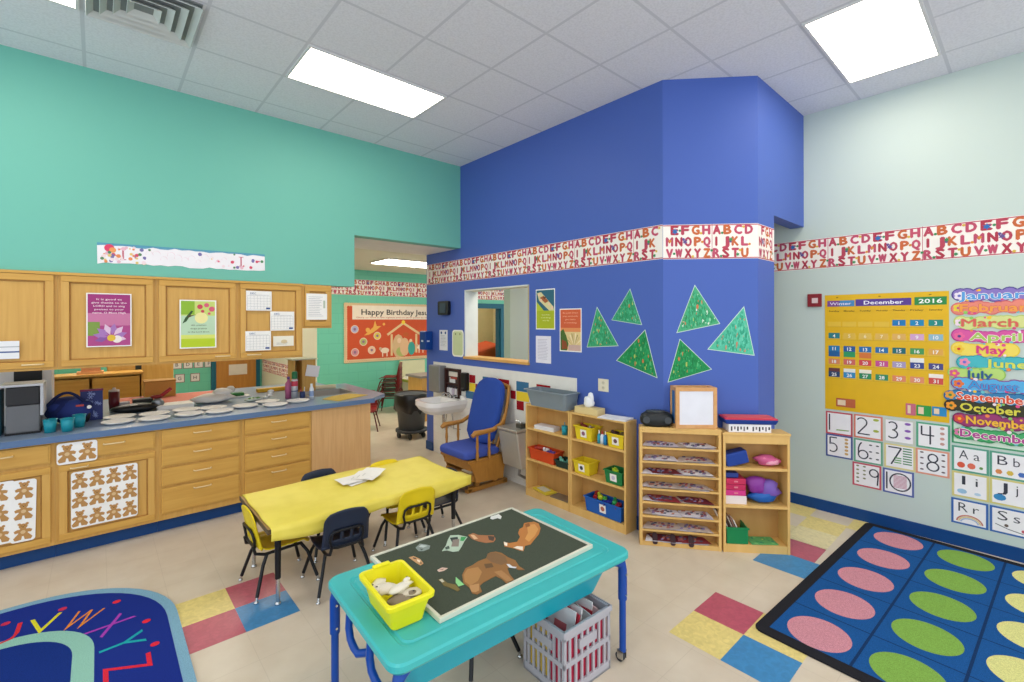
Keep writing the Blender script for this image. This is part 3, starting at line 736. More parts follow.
for k in range(9): b.blob((1.27+random.uniform(-.06, .06), 5.71+random.uniform(-.03, .02), ZT+.038), .018, .012, .008, P('#5e8f4a', .5), 7, 4, .2)
b.build('leaves', t, kind='stuff')
b = MB()
for k in range(4): b.blob((1.44+random.uniform(-.03, .03), 5.78, ZT+.02+k*.022), .03, .025, .02, P('#e2e0dc', .3), 8, 6, .3)
b.build('crumpled_film', None, 'crumpled clear film wad left of the spray can', 'film')
b = MB(); b.box(1.47, 1.84, 6.36, 6.44, ZT, ZT+.045, P('#d9a82c', .5)); b.build('yellow_carton', None, 'long yellow carton lying at the back edge of the counter', 'box', bevel=.004)
t = thing('spray_can', 'tall red and silver spray can with a green cap', 'can', (1.66, 5.56, ZT))
b = MB(); b.lathe([(.001, 0), (.034, 0), (.034, .21), (.026, .23), (.001, .23)], (1.66, 5.56, ZT), P('#c4c6cc', .3, .4), 20); b.build('body', t)
b = MB(); b.lathe([(.0345, .15), (.0345, .205), (.027, .228)], (1.66, 5.56, ZT), P('#b8324a', .4), 20); b.build('printed_band', t); b = MB(); b.lathe([(.0345, .09), (.0345, .1)], (1.66, 5.56, ZT), P('#30406a', .4), 20); b.build('printed_band', t)
b = MB(); b.lathe([(.03, .232), (.03, .30), (.02, .315), (.001, .316)], (1.66, 5.56, ZT), P('#1f6a40', .4), 20); b.build('cap', t)
t = thing('soap_bottle', 'pink and purple bottle behind the spray can', 'bottle', (1.64, 5.66, ZT))
b = MB(); b.lathe([(.001, 0), (.036, 0), (.036, .17), (.014, .2), (.014, .22), (.001, .22)], (1.63, 5.68, ZT), P('#b8648c', .4), 18); b.build('body', t)
b = MB(); b.cyl((1.63, 5.68, ZT+.22), (1.63, 5.68, ZT+.245), .016, P('#6a4a8c'), n=12); b.build('cap', t)
t = thing('clear_bottle', 'small white bottle with a blue label right of the spray can', 'bottle', (1.83, 5.5, ZT))
b = MB(); b.lathe([(.001, 0), (.024, 0), (.024, .11), (.012, .14), (.012, .17), (.001, .17)], (1.815, 5.47, ZT), P('#dfe4ea', .3), 16); b.build('body', t)
b = MB(); b.lathe([(.0245, .03), (.0245, .09)], (1.815, 5.47, ZT), P('#8aa0c8', .4), 16); b.build('label', t)
t = thing('wooden_organizer', 'upright wooden organizer box open at the front on the counter', 'organizer', (1.9, 5.9, ZT))
b = MB(); x0, x1, y0, y1, z1 = 1.80, 2.06, 5.72-.02, 5.86-.3+.16, ZT+.40
y0, y1 = 6.06, 6.3
for a in ((x0, x0+.015, y0, y1, ZT, z1), (x1-.015, x1, y0, y1, ZT, z1), (x0, x1, y1-.015, y1, ZT, z1), (x0+.1, x0+.112, y0, y1, ZT, z1), (x0, x1, y0, y1, ZT, ZT+.015)): b.box(*a, OAK_V)
b.build('case', t)
b = MB(); b.box(x0-.03, x1+.02, y0-.03, y1, z1, z1+.015, P('#c9cbb0', .6)); b.build('top', t)
b = MB(); b.box(x0+.115, x1-.016, y0+.005, y0+.02, ZT+.016, z1-.002, OAK_V); b.build('front', t)
b = MB(frame((1.93, 6.052, ZT+.2), (1, 0, -.18), (.18, 0, 1))); b.box(0, .16, 0, .14, 0, .006, P('#eceaee', .6)); b.build('paper_wad', None, 'white sheet propped against the wooden organizer', 'paper')
t = thing('pencil_cup', 'dark blue pencil cup between the spray can and the white bottle', 'cup', (1.73, 5.53, ZT))
b = MB(); b.lathe([(.001, 0), (.027, 0), (.03, .08), (.027, .08), (.024, .004), (.001, .004)], (1.745, 5.56, ZT), P('#34406a', .5), 16); b.build('body', t)
for k in range(3):
    b = MB(); b.cyl((1.74+k*.008, 5.56, ZT+.01), (1.725+k*.022, 5.56, ZT+.13), .004, P(('#c8504a', '#d8b04a', '#e8e8e8')[k]), n=6); b.build('pencil', None, ('red', 'yellow', 'white')[k]+' pencil standing in the dark blue pencil cup', 'pencil')
b = MB(); b.prism([(1.885, 5.33), (1.975, 5.09), (2.40, 5.27), (2.27, 5.52), (2.05, 5.47)], ZT+.0005, ZT+.006, P('#c8a842', .6)); b.build('yellow_folder', None, 'mustard yellow folder lying at the right end of the counter', 'folder')
b = MB(); b.cyl((1.96, 6.13, ZT+.03), (2.32, 6.08, ZT+.03), .028, P('#d9cfae', .6), n=14); b.build('paper_roll', None, 'cream paper roll lying behind the sink', 'paper roll')
# ================================================================ things on the blue wall
def tri(M, pts, label, seed, base, cols):
    random.seed(seed); b = MB(M)
    cx = sum(p[0] for p in pts)/3; cy = sum(p[1] for p in pts)/3
    b.prism(pts[::1], .0, .002, P('#cfe0d4', .7))
    ins = [(cx+(p[0]-cx)*.96, cy+(p[1]-cy)*.96) for p in pts]
    b.poly(ins, P(base, .6), .0024)
    def inside(x, y):
        s = []
        for i in range(3):
            x0, y0 = ins[i]; x1, y1 = ins[(i+1) % 3]; s.append((x1-x0)*(y-y0)-(y1-y0)*(x-x0))
        return min(s) > .004*.3 or max(s) < -.004*.3
    k = 0
    xs = [p[0] for p in ins]; ys = [p[1] for p in ins]
    for _ in range(1400):
        x, y = random.uniform(min(xs), max(xs)), random.uniform(min(ys), max(ys)); r_ = random.uniform(.004, .016); a = random.uniform(.3, .6)
        if all(inside(x+r_*math.cos(t)*1.0, y+r_*math.sin(t)*1.8) for t in (0, 1, 2, 3, 4, 5)):
            k += 1
            wts = cols if random.random() < .25 else cols[:5]
            b.disc(x, y, r_*a*1.2, P(random.choice(wts), .6), .0026+k*2e-6, 6, ry=r_*1.4)
    b.build('painted_tree', None, label, 'artwork', 'green painted paper trees on the blue walls')
G1 = ['#2f9a6a', '#2a9460', '#3fae7c', '#4cb486', '#2a8858', '#8fd0a8', '#2a9464', '#c87850', '#b8c870']
G2 = ['#178a4a', '#14824a', '#1f9a58', '#2aa060', '#127a42', '#58b878', '#178a4a', '#c07848', '#a8c060']
G3 = ['#3aa888', '#4ab898', '#5cc4a4', '#2f9c7c', '#6accae', '#4cb494', '#c08868']
Y0 = 3.0
def tp(l): return [(Y0-y, z) for y, z in l]
MBW = frame((XB, Y0, 0), (0, -1, 0), (0, 0, 1))
tri(MBW, tp([(2.782, 1.975), (2.907, 1.582), (2.537, 1.609)]), 'narrow green painted paper tree nearest the red poster', 1, '#3aa070', G1)
tri(MBW, tp([(2.412, 2.128), (2.615, 1.847), (2.29, 1.802)]), 'green painted paper tree highest on the long blue wall', 2, '#38a07a', G1)
tri(MBW, tp([(2.259, 1.765), (2.564, 1.475), (2.141, 1.351)]), 'lowest tilted dark green painted paper tree on the long blue wall', 3, '#1f8a52', G2)
MDW = FD(0, 0)
tri(MDW, [(.259, 2.141), (.108, 1.736), (.464, 1.813)], 'tall green and white streaked paper tree on the angled blue wall', 4, '#4aa878', G1+['#d0e4d0', '#e0ecdc'])
tri(MDW, [(.135, 1.689), (.035, 1.32), (.396, 1.433)], 'bright green painted paper tree low on the angled wall above the boombox', 5, '#178a4c', G2)
tri(MDW, [(.656, 1.959), (.359, 1.599), (.739, 1.548)], 'pale sea green painted paper tree at the right of the angled wall', 6, '#54bc9a', G3)

# green poster and red poster
b = sheet(frame((XB, 3.61, 1.75), (0, -1, 0), (0, 0, 1)), .282, .43, PAPER, .01, P('#a8b428', .6))
b.rect(.01, .272, .2, .42, P('#2f6478', .6), .0018); b.poly([(.01, .20), (.01, .30), (.12, .2)], P('#b8c43c', .6), .0020)
b.poly([(.02, .39), (.08, .40), (.26, .24), (.27, .2), (.2, .2), (.05, .31)], P('#d8cf9a', .6), .0021)
b.poly([(.06, .34), (.12, .36), (.19, .30), (.14, .28)], P('#a8603a', .6), .0023); b.poly([(.10, .35), (.16, .345), (.13, .32)], P('#6a4a30', .6), .0024)
for x, y in ((.05, .37), (.2, .27), (.24, .23), (.08, .31)): b.disc(x, y, .018, P('#e8c8a8', .6), .0025, 8)
for k, s in enumerate(('Give thanks', 'in all things', 'every day')): b.text(s, .15, .15-k*.03, .013, P('#dfe4a0', .6), .0024, w=.011*len(s))
b.build('bird_poster', None, 'green and blue nature poster on the blue wall beside the window', 'poster')
b = sheet(frame((XB, 3.262, 1.53), (0, -1, 0), (0, 0, 1)), .29, .435, PAPER, .01, P('#e0c890', .6))
b.rect(.01, .28, .23, .425, P('#d0603c', .6), .0018); b.rect(.01, .28, .2, .24, P('#e0905a', .6), .0019)
b.poly([(.01, .01), (.01, .2), (.05, .23), (.09, .16), (.12, .08), (.10, .01)], P('#4a6a30', .6), .0021); b.poly([(.03, .02), (.03, .12), (.09, .10), (.11, .03)], P('#8a4a2a', .6), .0023)
for a in range(9):
    t_ = R(30+a*15); b.poly([(.19+.01*a/9, .05), (.19+math.cos(t_)*.10-.006, .05+math.sin(t_)*.14), (.19+math.cos(t_)*.10+.006, .05+math.sin(t_)*.14)], P(('#f0e4c4', '#c8b080', '#9a8a50')[a % 3], .6), .0022+a*1e-5)
b.rect(.12, .28, .01, .07, P('#c8a8a0', .6), .0024)
for k, s in enumerate(('Be joyful always', 'pray continually', 'give thanks', 'in everything')): b.text(s, .145, .385-k*.033, .014, P('#f0b090', .6), .0024, w=.0125*len(s))
b.build('wildflower_poster', None, 'orange red poster with white wildflowers nearest the paper trees', 'poster')
b = sheet(frame((XB, 3.612, 1.39), (0, -1, 0), (0, 0, 1)), .225, .29, P('#e4e2ee', .7)); lines(b, .03, .19, .25, 14, .016, P('#b4b0c4', .7), .004)
b.build('printed_notice', None, 'white printed notice below the green poster on the blue wall', 'notice')
b = sheet(frame((XB, 5.523, 1.44), (0, -1, 0), (0, 0, 1)), .2, .28, P('#e0e2e6', .7)); lines(b, .03, .17, .2, 8, .02, GRY, .004); b.disc(.05, .24, .02, NAV, .0022, 8); b.disc(.15, .24, .02, NAV, .0022, 8)
b.build('printed_notice', None, 'narrow white notice right of the blue wall box', 'notice')
b = MB(frame((XB, 5.21, 1.37), (0, -1, 0), (0, 0, 1))); b.prism(rrect(0, .26, 0, .355, .05, 5), 0, .002, P('#eef0e4', .6)); b.prism(rrect(.02, .24, .02, .335, .04, 5), .002, .0025, P('#c8d4a4', .6)); lines(b, .05, .2, .27, 9, .025, P('#8f9c70', .7), .005)
for xx in (.08, .18): b.disc(xx, .30, .014, P('#7a8a5a'), .003, 8)
b.build('laminated_chart', None, 'rounded pale green laminated chart beside the pass-through window', 'chart')
# thermostat-like dark clock, blue box, outlet
t = thing('wall_clock', 'small black rounded wall device high on the blue wall', 'wall device', (XB, 5.37, 1.93))
b = MB(frame((XB, 5.50, 1.925), (0, -1, 0), (0, 0, 1))); b.prism(rrect(0, .255, 0, .19, .03), 0, .045, P('#14161c', .4)); b.build('case', t, bevel=.004)
b = MB(frame((XB, 5.50, 1.925), (0, -1, 0), (0, 0, 1))); b.prism(rrect(.06, .195, .03, .16, .01), .045, .05, P('#4a5460', .2)); b.build('face', t)
t = thing('wall_dispenser', 'blue plastic box mounted at the far left end of the blue wall', 'dispenser', (XB, 5.75, 1.43))
b = MB(); b.box(XB-.13, XB, 5.69, 5.85, 1.435, 1.70, P('#12418c', .4)); b.build('body', t, bevel=.015)
b = MB(); b.box(XB-.1, XB-.06, 5.685, 5.691, 1.55, 1.57, P('#c8d4e4')); b.box(XB-.133, XB-.13, 5.74, 5.79, 1.55, 1.575, P('#c8d4e4')); b.build('badge', t)
t = thing('outlet', 'beige electrical outlet plate above the two-bay bookcase', 'outlet', (XB, 2.71, 1.175))
b = MB(frame((XB, 2.768, 1.175), (0, -1, 0), (0, 0, 1))); b.box(0, .12, 0, .118, 0, .006, P('#dcd6c0', .4)); b.build('plate', t, bevel=.002)
b = MB(frame((XB, 2.768, 1.175), (0, -1, 0), (0, 0, 1)))
for zz in (.035, .083):
    b.disc(.06, zz, .017, P('#c8c2aa', .4), .0065)
    for q in (-.006, .006): b.rect(.06+q-.001, .06+q+.001, zz-.004, zz+.006, P('#3a3630'), .007)
b.build('socket', t)
# paper towel dispenser, shelf rack, black soap dispenser
t = thing('towel_dispenser', 'grey metal paper towel dispenser above the white sink', 'dispenser', (XB, 5.48, .86))
b = MB(); b.box(XB-.12, XB, 5.35, 5.62, .875, 1.235, P('#8c8b8b', .35, .4)); b.build('case', t, bevel=.01)
b = MB(); b.box(XB-.10, XB-.03, 5.39, 5.6, .868, .876, BLACK); b.build('slot', t)
t = thing('wall_rack', 'dark framed wall rack filled with small cards and bottles by the sink', 'rack', (XB, 5.16, .83)); random.seed(9)
M_ = frame((XB, 5.325, .82), (0, -1, 0), (0, 0, 1)); FRM = P('#3a1f1c', .5)
b = MB(M_); b.box(0, .33, 0, .39, 0, .012, P('#4a3a38'))
for a in ((0, .025, 0, .39), (.305, .33, 0, .39), (.025, .305, .365, .39), (.025, .305, 0, .02), (.025, .305, .18, .195)): b.box(*a, .0, .05, FRM)
b.build('frame', t)
b = MB(M_); b.box(.06, .26, .285, .345, .012, .02, P('#e4dcd0')); b.box(.08, .20, .20, .27, .012, .022, P('#d8dcdc')); b.box(.1, .25, .25, .28, .02, .024, P('#a84a3c')); b.build('cards', t)
for k, (u, cc) in enumerate(((.07, '#c8c4c8'), (.13, '#e8e6ea'), (.19, '#b4a8b8'), (.25, '#dad4d4'))):
    b = MB(M_); b.cyl((u, .03, .032), (u, .13, .032), .022, P(cc, .4), n=12); b.cyl((u, .13, .032), (u, .16, .032), .01, P('#3a3a44'), n=10)
    b.build('small_bottle', None, ('first', 'second', 'third', 'fourth')[k]+' small bottle from the left in the dark wall rack', 'bottle')
t = thing('soap_dispenser', 'tall black soap dispenser on the wall right of the dark rack', 'dispenser', (XB, 4.9, .95))
b = MB(); b.box(XB-.07, XB, 4.82, 4.93, .95, 1.18, P('#17181a', .4)); b.build('body', t, bevel=.015)
b = MB(); b.box(XB-.085, XB-.06, 4.84, 4.91, .945, .985, P('#2a2b2e', .3)); b.build('push_bar', t, bevel=.005)
# ---------------------------------------------------------------- wash basin
t = thing('wash_basin', 'white porcelain wall mounted sink beside the blue wall end', 'sink', (3.3, 5.12, .6))
PORC = P('#eceae8', .15, 0, .5)
def outline(s, n=10):
    x0, x1, y0, y1, r_ = 3.02+s, XB, 4.87+s, 5.37-s, .16-s*.5
    pts = [(x1, y0), (x1, y1)]
    pts += [(x0+r_-r_*math.sin(R(90*k/n)), y1-r_+r_*math.cos(R(90*k/n))) for k in range(n+1)]
    pts += [(x0+r_-r_*math.cos(R(90*k/n)), y0+r_-r_*math.sin(R(90*k/n))) for k in range(n+1)]
    return pts
b = MB(); a0, a1, a2 = outline(0), outline(.035), outline(.10)
lay = [(a2, .665), (a1, .72), (a0, .775), (a0, .83)]
n = len(a0); vs = []
for o_, z in lay: vs += [(x, y, z) for x, y in o_]
fs = [(i*n+k, i*n+(k+1) % n, (i+1)*n+(k+1) % n, (i+1)*n+k) for i in range(3) for k in range(n)]
vs += [(min(x, XB-.12), y, .83) for x, y in outline(.045)]; vs += [(min(x, XB-.14), y, .72) for x, y in outline(.10)]
fs += [((i)*n+k, (i)*n+(k+1) % n, (i+1)*n+(k+1) % n, (i+1)*n+k) for i in (3, 4) for k in range(n)]
b.add(vs, fs, PORC); b.poly([(min(x, XB-.14), y) for x, y in outline(.10)], PORC, .72); b.poly(a2[::-1], PORC, .665)
b.box(XB-.03, XB, 4.89, 5.35, .83, .87, PORC)
b.build('bowl', t)
b = MB(); b.cyl((3.47, 5.12, .83), (3.47, 5.12, .87), .02, CHROME); b.tube([(3.47, 5.12, .86), (3.44, 5.12, .90), (3.38, 5.12, .905), (3.34, 5.12, .88)], .011, CHROME)
b.build('faucet', t)
for q in (-.07, .07):
    b = MB(); b.cyl((3.48, 5.12+q, .83), (3.48, 5.12+q, .862), .014, CHROME); b.cyl((3.45, 5.12+q, .87), (3.51, 5.12+q, .87), .008, CHROME); b.build('tap', t)
b = MB(); b.tube([(3.36, 5.12, .64), (3.36, 5.12, .48), (3.40, 5.12, .43), (3.44, 5.12, .47), (3.555, 5.12, .5)], .018, CHROME); b.build('trap', t)
b = MB()
for q in (-.1, .1): b.tube([(3.45, 5.12+q*.6, .64), (3.45, 5.12+q, .45), (3.555, 5.12+q, .42)], .008, CHROME)
b.build('supply_pipe', t)
# drinking fountain
t = thing('drinking_fountain', 'stainless wall mounted drinking fountain behind the glider chair', 'drinking fountain', (3.42, 3.75, .25))
FST = P('#b0aa9e', .4, .3)
b = MB(); b.hexa([(3.33, 3.60, .27), (XB, 3.60, .27), (3.33, 3.90, .27), (XB, 3.90, .27), (3.26, 3.60, .66), (XB, 3.60, .66), (3.26, 3.90, .66), (XB, 3.90, .66)], FST); b.build('cabinet', t, bevel=.012)
b = MB(); b.box(3.25, XB, 3.59, 3.91, .665, .695, P('#b4afa6', .3, .6)); b.build('basin_top', t, bevel=.008)
b = MB(); b.box(3.36, 3.45, 3.64, 3.72, .695, .74, P('#55554f', .3, .5)); b.tube([(3.40, 3.68, .74), (3.40, 3.7, .76), (3.38, 3.74, .765)], .01, CHROME); b.build('bubbler', t)
b = MB(); b.tube([(3.45, 3.75, .27), (3.44, 3.76, .16), (3.50, 3.72, .12), (3.555, 3.72, .14)], .016, P('#9a9894', .35, .5)); b.tube([(3.48, 3.66, .27), (3.47, 3.64, .2), (3.555, 3.64, .2)], .006, BLACK); b.build('drain_pipe', t)

# ================================================================ right wall: fire alarm plate, calendar, months, cards
t = thing('alarm_strobe', 'small dark red wall plate left of the yellow calendar', 'wall plate', (XR, 1.435, 1.97))
b = MB(FR(1.496, 1.972)); b.box(0, .12, 0, .125, 0, .02, P('#8c2a30', .4)); b.build('plate', t, bevel=.004)
b = MB(FR(1.496, 1.972)); b.box(.04, .09, .035, .085, .02, .024, P('#e0c8c8')); b.build('lens', t)
t = thing('pocket_calendar', 'yellow December 2016 pocket chart calendar on the pale mint wall', 'calendar', (XR, .91, .99))
CM = FR(1.352, .99); YEL = P('#e2b418', .4)
b = MB(CM); b.box(0, .876, 0, 1.09, 0, .003, YEL); b.build('chart', t)
YP = P('#e4bc38', .3)
for r in range(5):
    b = MB(CM); z = 1.09-(.24+.122*r)-.06
    for c_ in range(7): b.rect(.022+c_*.12, .128+c_*.12, z, z+.045, YP, .0035)
    b.rect(.022, .848, z-.004, z, P('#d0a21c', .4), .0034); b.build('pocket', t)
b = MB(CM)
b.rect(.02, .235, .98, 1.035, P('#7a4a90', .5), .004); b.rect(.12, .235, .98, 1.035, P('#4a8ac0', .5), .0042); b.text('Winter', .125, .993, .028, P('#e8e0f0'), .0046, w=.17)
b.build('season_card', t)
b = MB(CM); b.rect(.243, .638, .98, 1.042, P('#5a3f92', .5), .004); b.text('December', .445, .994, .034, P('#f4f2f6'), .0046, w=.28, off=.02); b.build('month_card', t)
b = MB(CM); b.rect(.659, .863, .978, 1.046, P('#2f8a48', .5), .004); b.text('2016', .761, .994, .036, P('#f4f6f2'), .0046, w=.15, off=.02); b.build('year_card', t)
b = MB(CM)
for c_, s in enumerate(('Sunday', 'Monday', 'Tuesday', 'Wednesday', 'Thursday', 'Friday', 'Saturday')): b.text(s, .075+c_*.12, .93, .014, P('#5a4a1c'), .004, w=.085)
for x in (.1, .42, .76): b.rect(x-.008, x+.008, 1.06, 1.068, P('#8a6a14'), .004)
b.build('day_names', t)
DC = {1: '#1f7ab8', 2: '#1f86b8', 3: '#1f8a80', 4: '#2a8088', 5: '#e0b84a', 6: '#e2bc58', 7: '#dfb458', 8: '#e0b060', 9: '#d8a8cc', 10: '#8fb8c8', 11: '#1f78b0', 12: '#2a5a98', 13: '#2a70b0', 14: '#2a70a8',
      15: '#1f6a70', 16: '#4a9a58', 17: '#e0a850', 18: '#d88a58', 19: '#d06a60', 20: '#d84a50', 21: '#c85090', 22: '#a89ac0', 23: '#3a4a90', 24: '#4a4a88', 25: '#24406a', 26: '#2f8ac0', 27: '#2a8a5a', 28: '#2f8a60', 29: '#e08a60', 30: '#e0906a', 31: '#d0504a'}
CNm = {'1': 'blue', '2': 'yellow'}
def colname(h):
    r, g, b_ = (int(h[i:i+2], 16) for i in (1, 3, 5))
    if r > 190 and g > 150 and b_ < 110: return 'yellow'
    if r > 190 and g < 130 and b_ < 125: return 'red'
    if r > 190 and b_ > 130: return 'pink'
    if r > 190: return 'orange'
    if r > 140: return 'pale purple' if b_ > g else 'pale'
    if g > b_+15: return 'green'
    if abs(g-b_) < 16: return 'teal'
    return 'pale blue' if r > 130 else ('navy' if b_ < 155 else 'blue')
for d_ in range(1, 32):
    k = d_+3; r, c_ = divmod(k, 7)
    z = 1.09-(.24+.122*r)-.05; x = .03+c_*.12
    b = MB(CM); b.box(x, x+.09, z, z+.052, .0045, .006, P(DC[d_], .5)); b.text(str(d_), x+.045, z+.010, .03, P('#f2f2f0' if DC[d_] not in ('#e0b84a', '#e2bc58', '#dfb458', '#e0b060') else '#f2e2b0'), .0066, off=.02)
    b.build('date_card', None, '%s number card reading %d in the yellow pocket calendar' % (colname(DC[d_]), d_), 'number card', 'number cards in the December calendar')
for d_, h, dz, nm in ((11, '#1d5f9a', -.05, 'dark blue'), (12, '#2f9a60', -.05, 'green'), (13, '#d8783a', -.055, 'orange'), (23, '#eeece4', .04, 'plain white'), (26, '#e8e8e0', .035, 'greyish'), (27, '#f0ead8', .035, 'cream'), (31, '#f0e8dc', .035, 'pale'), (25, '#6a3a3a', .035, 'dark red')):
    k = d_+3; r, c_ = divmod(k, 7); z = 1.09-(.24+.122*r)-.05+dz; x = .03+c_*.12
    b = MB(CM); b.box(x, x+.09, z, z+.05, .0035, .0044, P(h, .5)); b.build('marker_card', None, '%s marker card sharing the pocket of number %d' % (nm, d_), 'card')
for u0, u1, z0, z1, h, nm in ((.09, .24, .035, .115, '#b8603c', 'brown and orange picture card at the lower left of the calendar'), (.60, .665, .03, .13, '#c86a80', 'pink picture card at the lower right of the calendar'), (.67, .765, .035, .125, '#2f9a48', 'green card at the bottom of the calendar'), (.77, .86, .05, .125, '#2a8ac0', 'blue card at the bottom right corner of the calendar')):
    b = MB(CM); b.box(u0, u1, z0, z1, .0035, .006, P(h, .5)); b.rect(u0+.012, (u0+u1)/2, z0+.015, z1-.015, P('#e8d0b0'), .0066); b.build('picture_card', None, nm, 'card')

# month cut-outs
MN = [('January', .043, 2.036, '#5aa0dc', '#4a3f8c', '#8a78c0', .42), ('February', .05, 1.937, '#f0a048', '#d86a6a', '#e88a78', .42), ('March', .058, 1.818, '#d8645a', '#b8d070', '#d8dc90', .31),
      ('April', .105, 1.708, '#a8c860', '#b83a8c', '#d85aa0', .28), ('May', .145, 1.605, '#d83c84', '#e8c83c', '#f0d860', .16), ('June', .195, 1.50, '#d8dc5a', '#2a9aa8', '#4ab8c0', .22), ('July', .082, 1.405, '#2f5a8c', '#9ac85a', '#b8d878', .15),
      ('August', .10, 1.323, '#3a9ad8', '#8a4a90', '#5ab0e0', .27), ('September', .03, 1.226, '#e0563a', '#1f5f98', '#3a80b0', .40), ('October', .05, 1.14, '#d8d04a', '#2a2a28', '#3a3a2a', .33), ('November', .085, 1.04, '#f0b83c', '#7a2458', '#9a3a70', .36), ('December', .05, .93, '#b04a90', '#2a8a50', '#48a868', .42)]
for k, (s, u, z, tc_, oc, ic, wd) in enumerate(MN):
    random.seed(20+k); b = MB(FR(.46, z)); d = .002+.0011*k
    L0 = (0., -.005, .005, 0., -.003, .03, -.03, -.005, -.055, -.05, 0., 0.)[k]; L1 = u+wd+.02; n = int((L1-L0)/.045)+1
    cs = [(L0+.05+(L1-L0-.05)*q/n, random.uniform(-.010, .012), random.uniform(.044, .056)) for q in range(n+1)]
    for q, (x, y, r_) in enumerate(cs): b.disc(x, y, r_, P(oc, .6), d+q*1e-5, 16)
    for q, (x, y, r_) in enumerate(cs): b.disc(x, y, r_-.008, P(ic, .6), d+.0003+q*1e-5, 16)
    b.rect(cs[0][0], cs[-1][0], -.036, .036, P(ic, .6), d+.0005)
    for q in range(5):
        t_ = q*1.256; b.disc(L0+.045+.02*math.cos(t_), .02*math.sin(t_), .014, P(('#f0e6f0', '#e8d040', '#f0d8e8', '#e86a9a', '#f0c83c', '#e890b0', '#d85a8a', '#e8783a', '#e8a03c', '#f09a30', '#d8503c', '#e07aa8')[k], .6), d+.0006+q*1e-5, 10)
    b.disc(L0+.045, 0, .011, P(('#6a70c0', '#c85a8a', '#6aa84a', '#5a4a8a', '#d83a3a', '#6a70d0', '#f0c030', '#8a4aa0', '#3a8a4a', '#4a6a30', '#f0b83c', '#3a9a4a')[k], .6), d+.0008, 10)
    for q in range(6):
        x = random.uniform(u, L1-.02); b.disc(x, random.choice((-1, 1))*random.uniform(.034, .046), random.uniform(.007, .014), P(random.choice(('#f0e0e8', '#f0c83c', '#e0508a', '#6ac0c8', '#f08a4a', '#8ac860')), .6), d+.0006+q*1e-5, 8)
    dk = '#ffffff' if k in (0, 5, 7, 9) else '#3a2a4a'
    b.text(s, u, -.03, .062, P('#fbf4ea' if k in (0, 3, 8, 11) else oc, .6), d+.0009, w=wd, align='l', bold=.11)
    b.text(s, u, -.03, .062, P(tc_, .6), d+.0013, w=wd, align='l', bold=.045)
    b.build('month_cutout', None, 'colourful %s word cutout in the column of months' % s, 'month sign', 'month name cutouts beside the calendar')
b = MB(FR(.462, .835)); b.box(0, .9, 0, .2, 0, .0015, P('#3f9a6a', .6)); b.rect(.012, .9, .012, .18, P('#d8ecd8', .6), .0018); b.build('green_backing', None, 'pale green backing strip under the December word cutout', 'paper')

# number posters
def card(y, z, w, h, rim, label):
    b = MB(FR(y, z)); b.box(0, w, 0, h, 0, .002, P(rim, .6)); b.rect(.014, w-.014, .014, h-.014, P('#f0eef0', .6), .0024); return b
INK = P('#3a3c48', .6)
def stroke(b, pts, wd=.011, m=INK, z=.003):
    for i in range(len(pts)-1):
        (x0, y0), (x1, y1) = pts[i], pts[i+1]; L_ = math.hypot(x1-x0, y1-y0) or 1; nx, ny = -(y1-y0)/L_*wd/2, (x1-x0)/L_*wd/2
        b.add([(x0-nx, y0-ny, z), (x1-nx, y1-ny, z), (x1+nx, y1+ny, z), (x0+nx, y0+ny, z)], [(0, 1, 2, 3)], m)
def arc(cx, cy, rx, ry, a0, a1, n=12): return [(cx+rx*math.cos(R(a0+(a1-a0)*k/n)), cy+ry*math.sin(R(a0+(a1-a0)*k/n))) for k in range(n+1)]
NUM = {1: [[(.03, .19), (.03, .035)]], 2: [arc(.06, .145, .038, .04, 150, -40)+[(.03, .04), (.12, .04)]], 3: [arc(.06, .15, .032, .035, 140, -90), arc(.06, .08, .036, .036, 90, -140)],
       4: [[(.035, .185), (.035, .11), (.115, .11)], [(.09, .19), (.09, .035)]], 5: [[(.09, .185), (.035, .185), (.035, .12)], arc(.055, .09, .036, .04, 110, -130)], 6: [arc(.085, .11, .05, .085, 120, 200), arc(.07, .075, .036, .038, 0, 360)],
       7: [[(.03, .185), (.12, .185), (.05, .035)]], 8: [arc(.11, .145, .03, .034, 0, 360), arc(.11, .075, .037, .037, 0, 360)], 9: [arc(.16, .14, .032, .034, 0, 360), [(.192, .14), (.185, .035)]], 10: [[(.028, .185), (.028, .035)], arc(.12, .11, .07, .075, 0, 360, 20)]}
NP = [(1, 1.347, .755, '#c0505a', 'red', (1, '#8aa860')), (2, 1.125, .758, '#d8806a', 'orange red', (2, '#a8b848')), (3, .905, .757, '#c8ccc0', 'pale grey', (3, '#8a5ab0')), (4, .684, .757, '#58a884', 'green', (4, '#c89a90')),
      (5, 1.347, .539, '#4a5a98', 'navy', (5, '#d0a868')), (6, 1.125, .535, '#6aa88a', 'green', (6, '#5a5a60')), (7, .903, .535, '#dcd090', 'yellow', (7, '#4f8a58')), (8, .688, .533, '#e09a80', 'orange', (8, '#6a5a60')),
      (9, 1.136, .315, '#c85a68', 'red', (9, '#8a8a68')), (10, .912, .311, '#5a68a8', 'blue', (10, '#c88aa0'))]
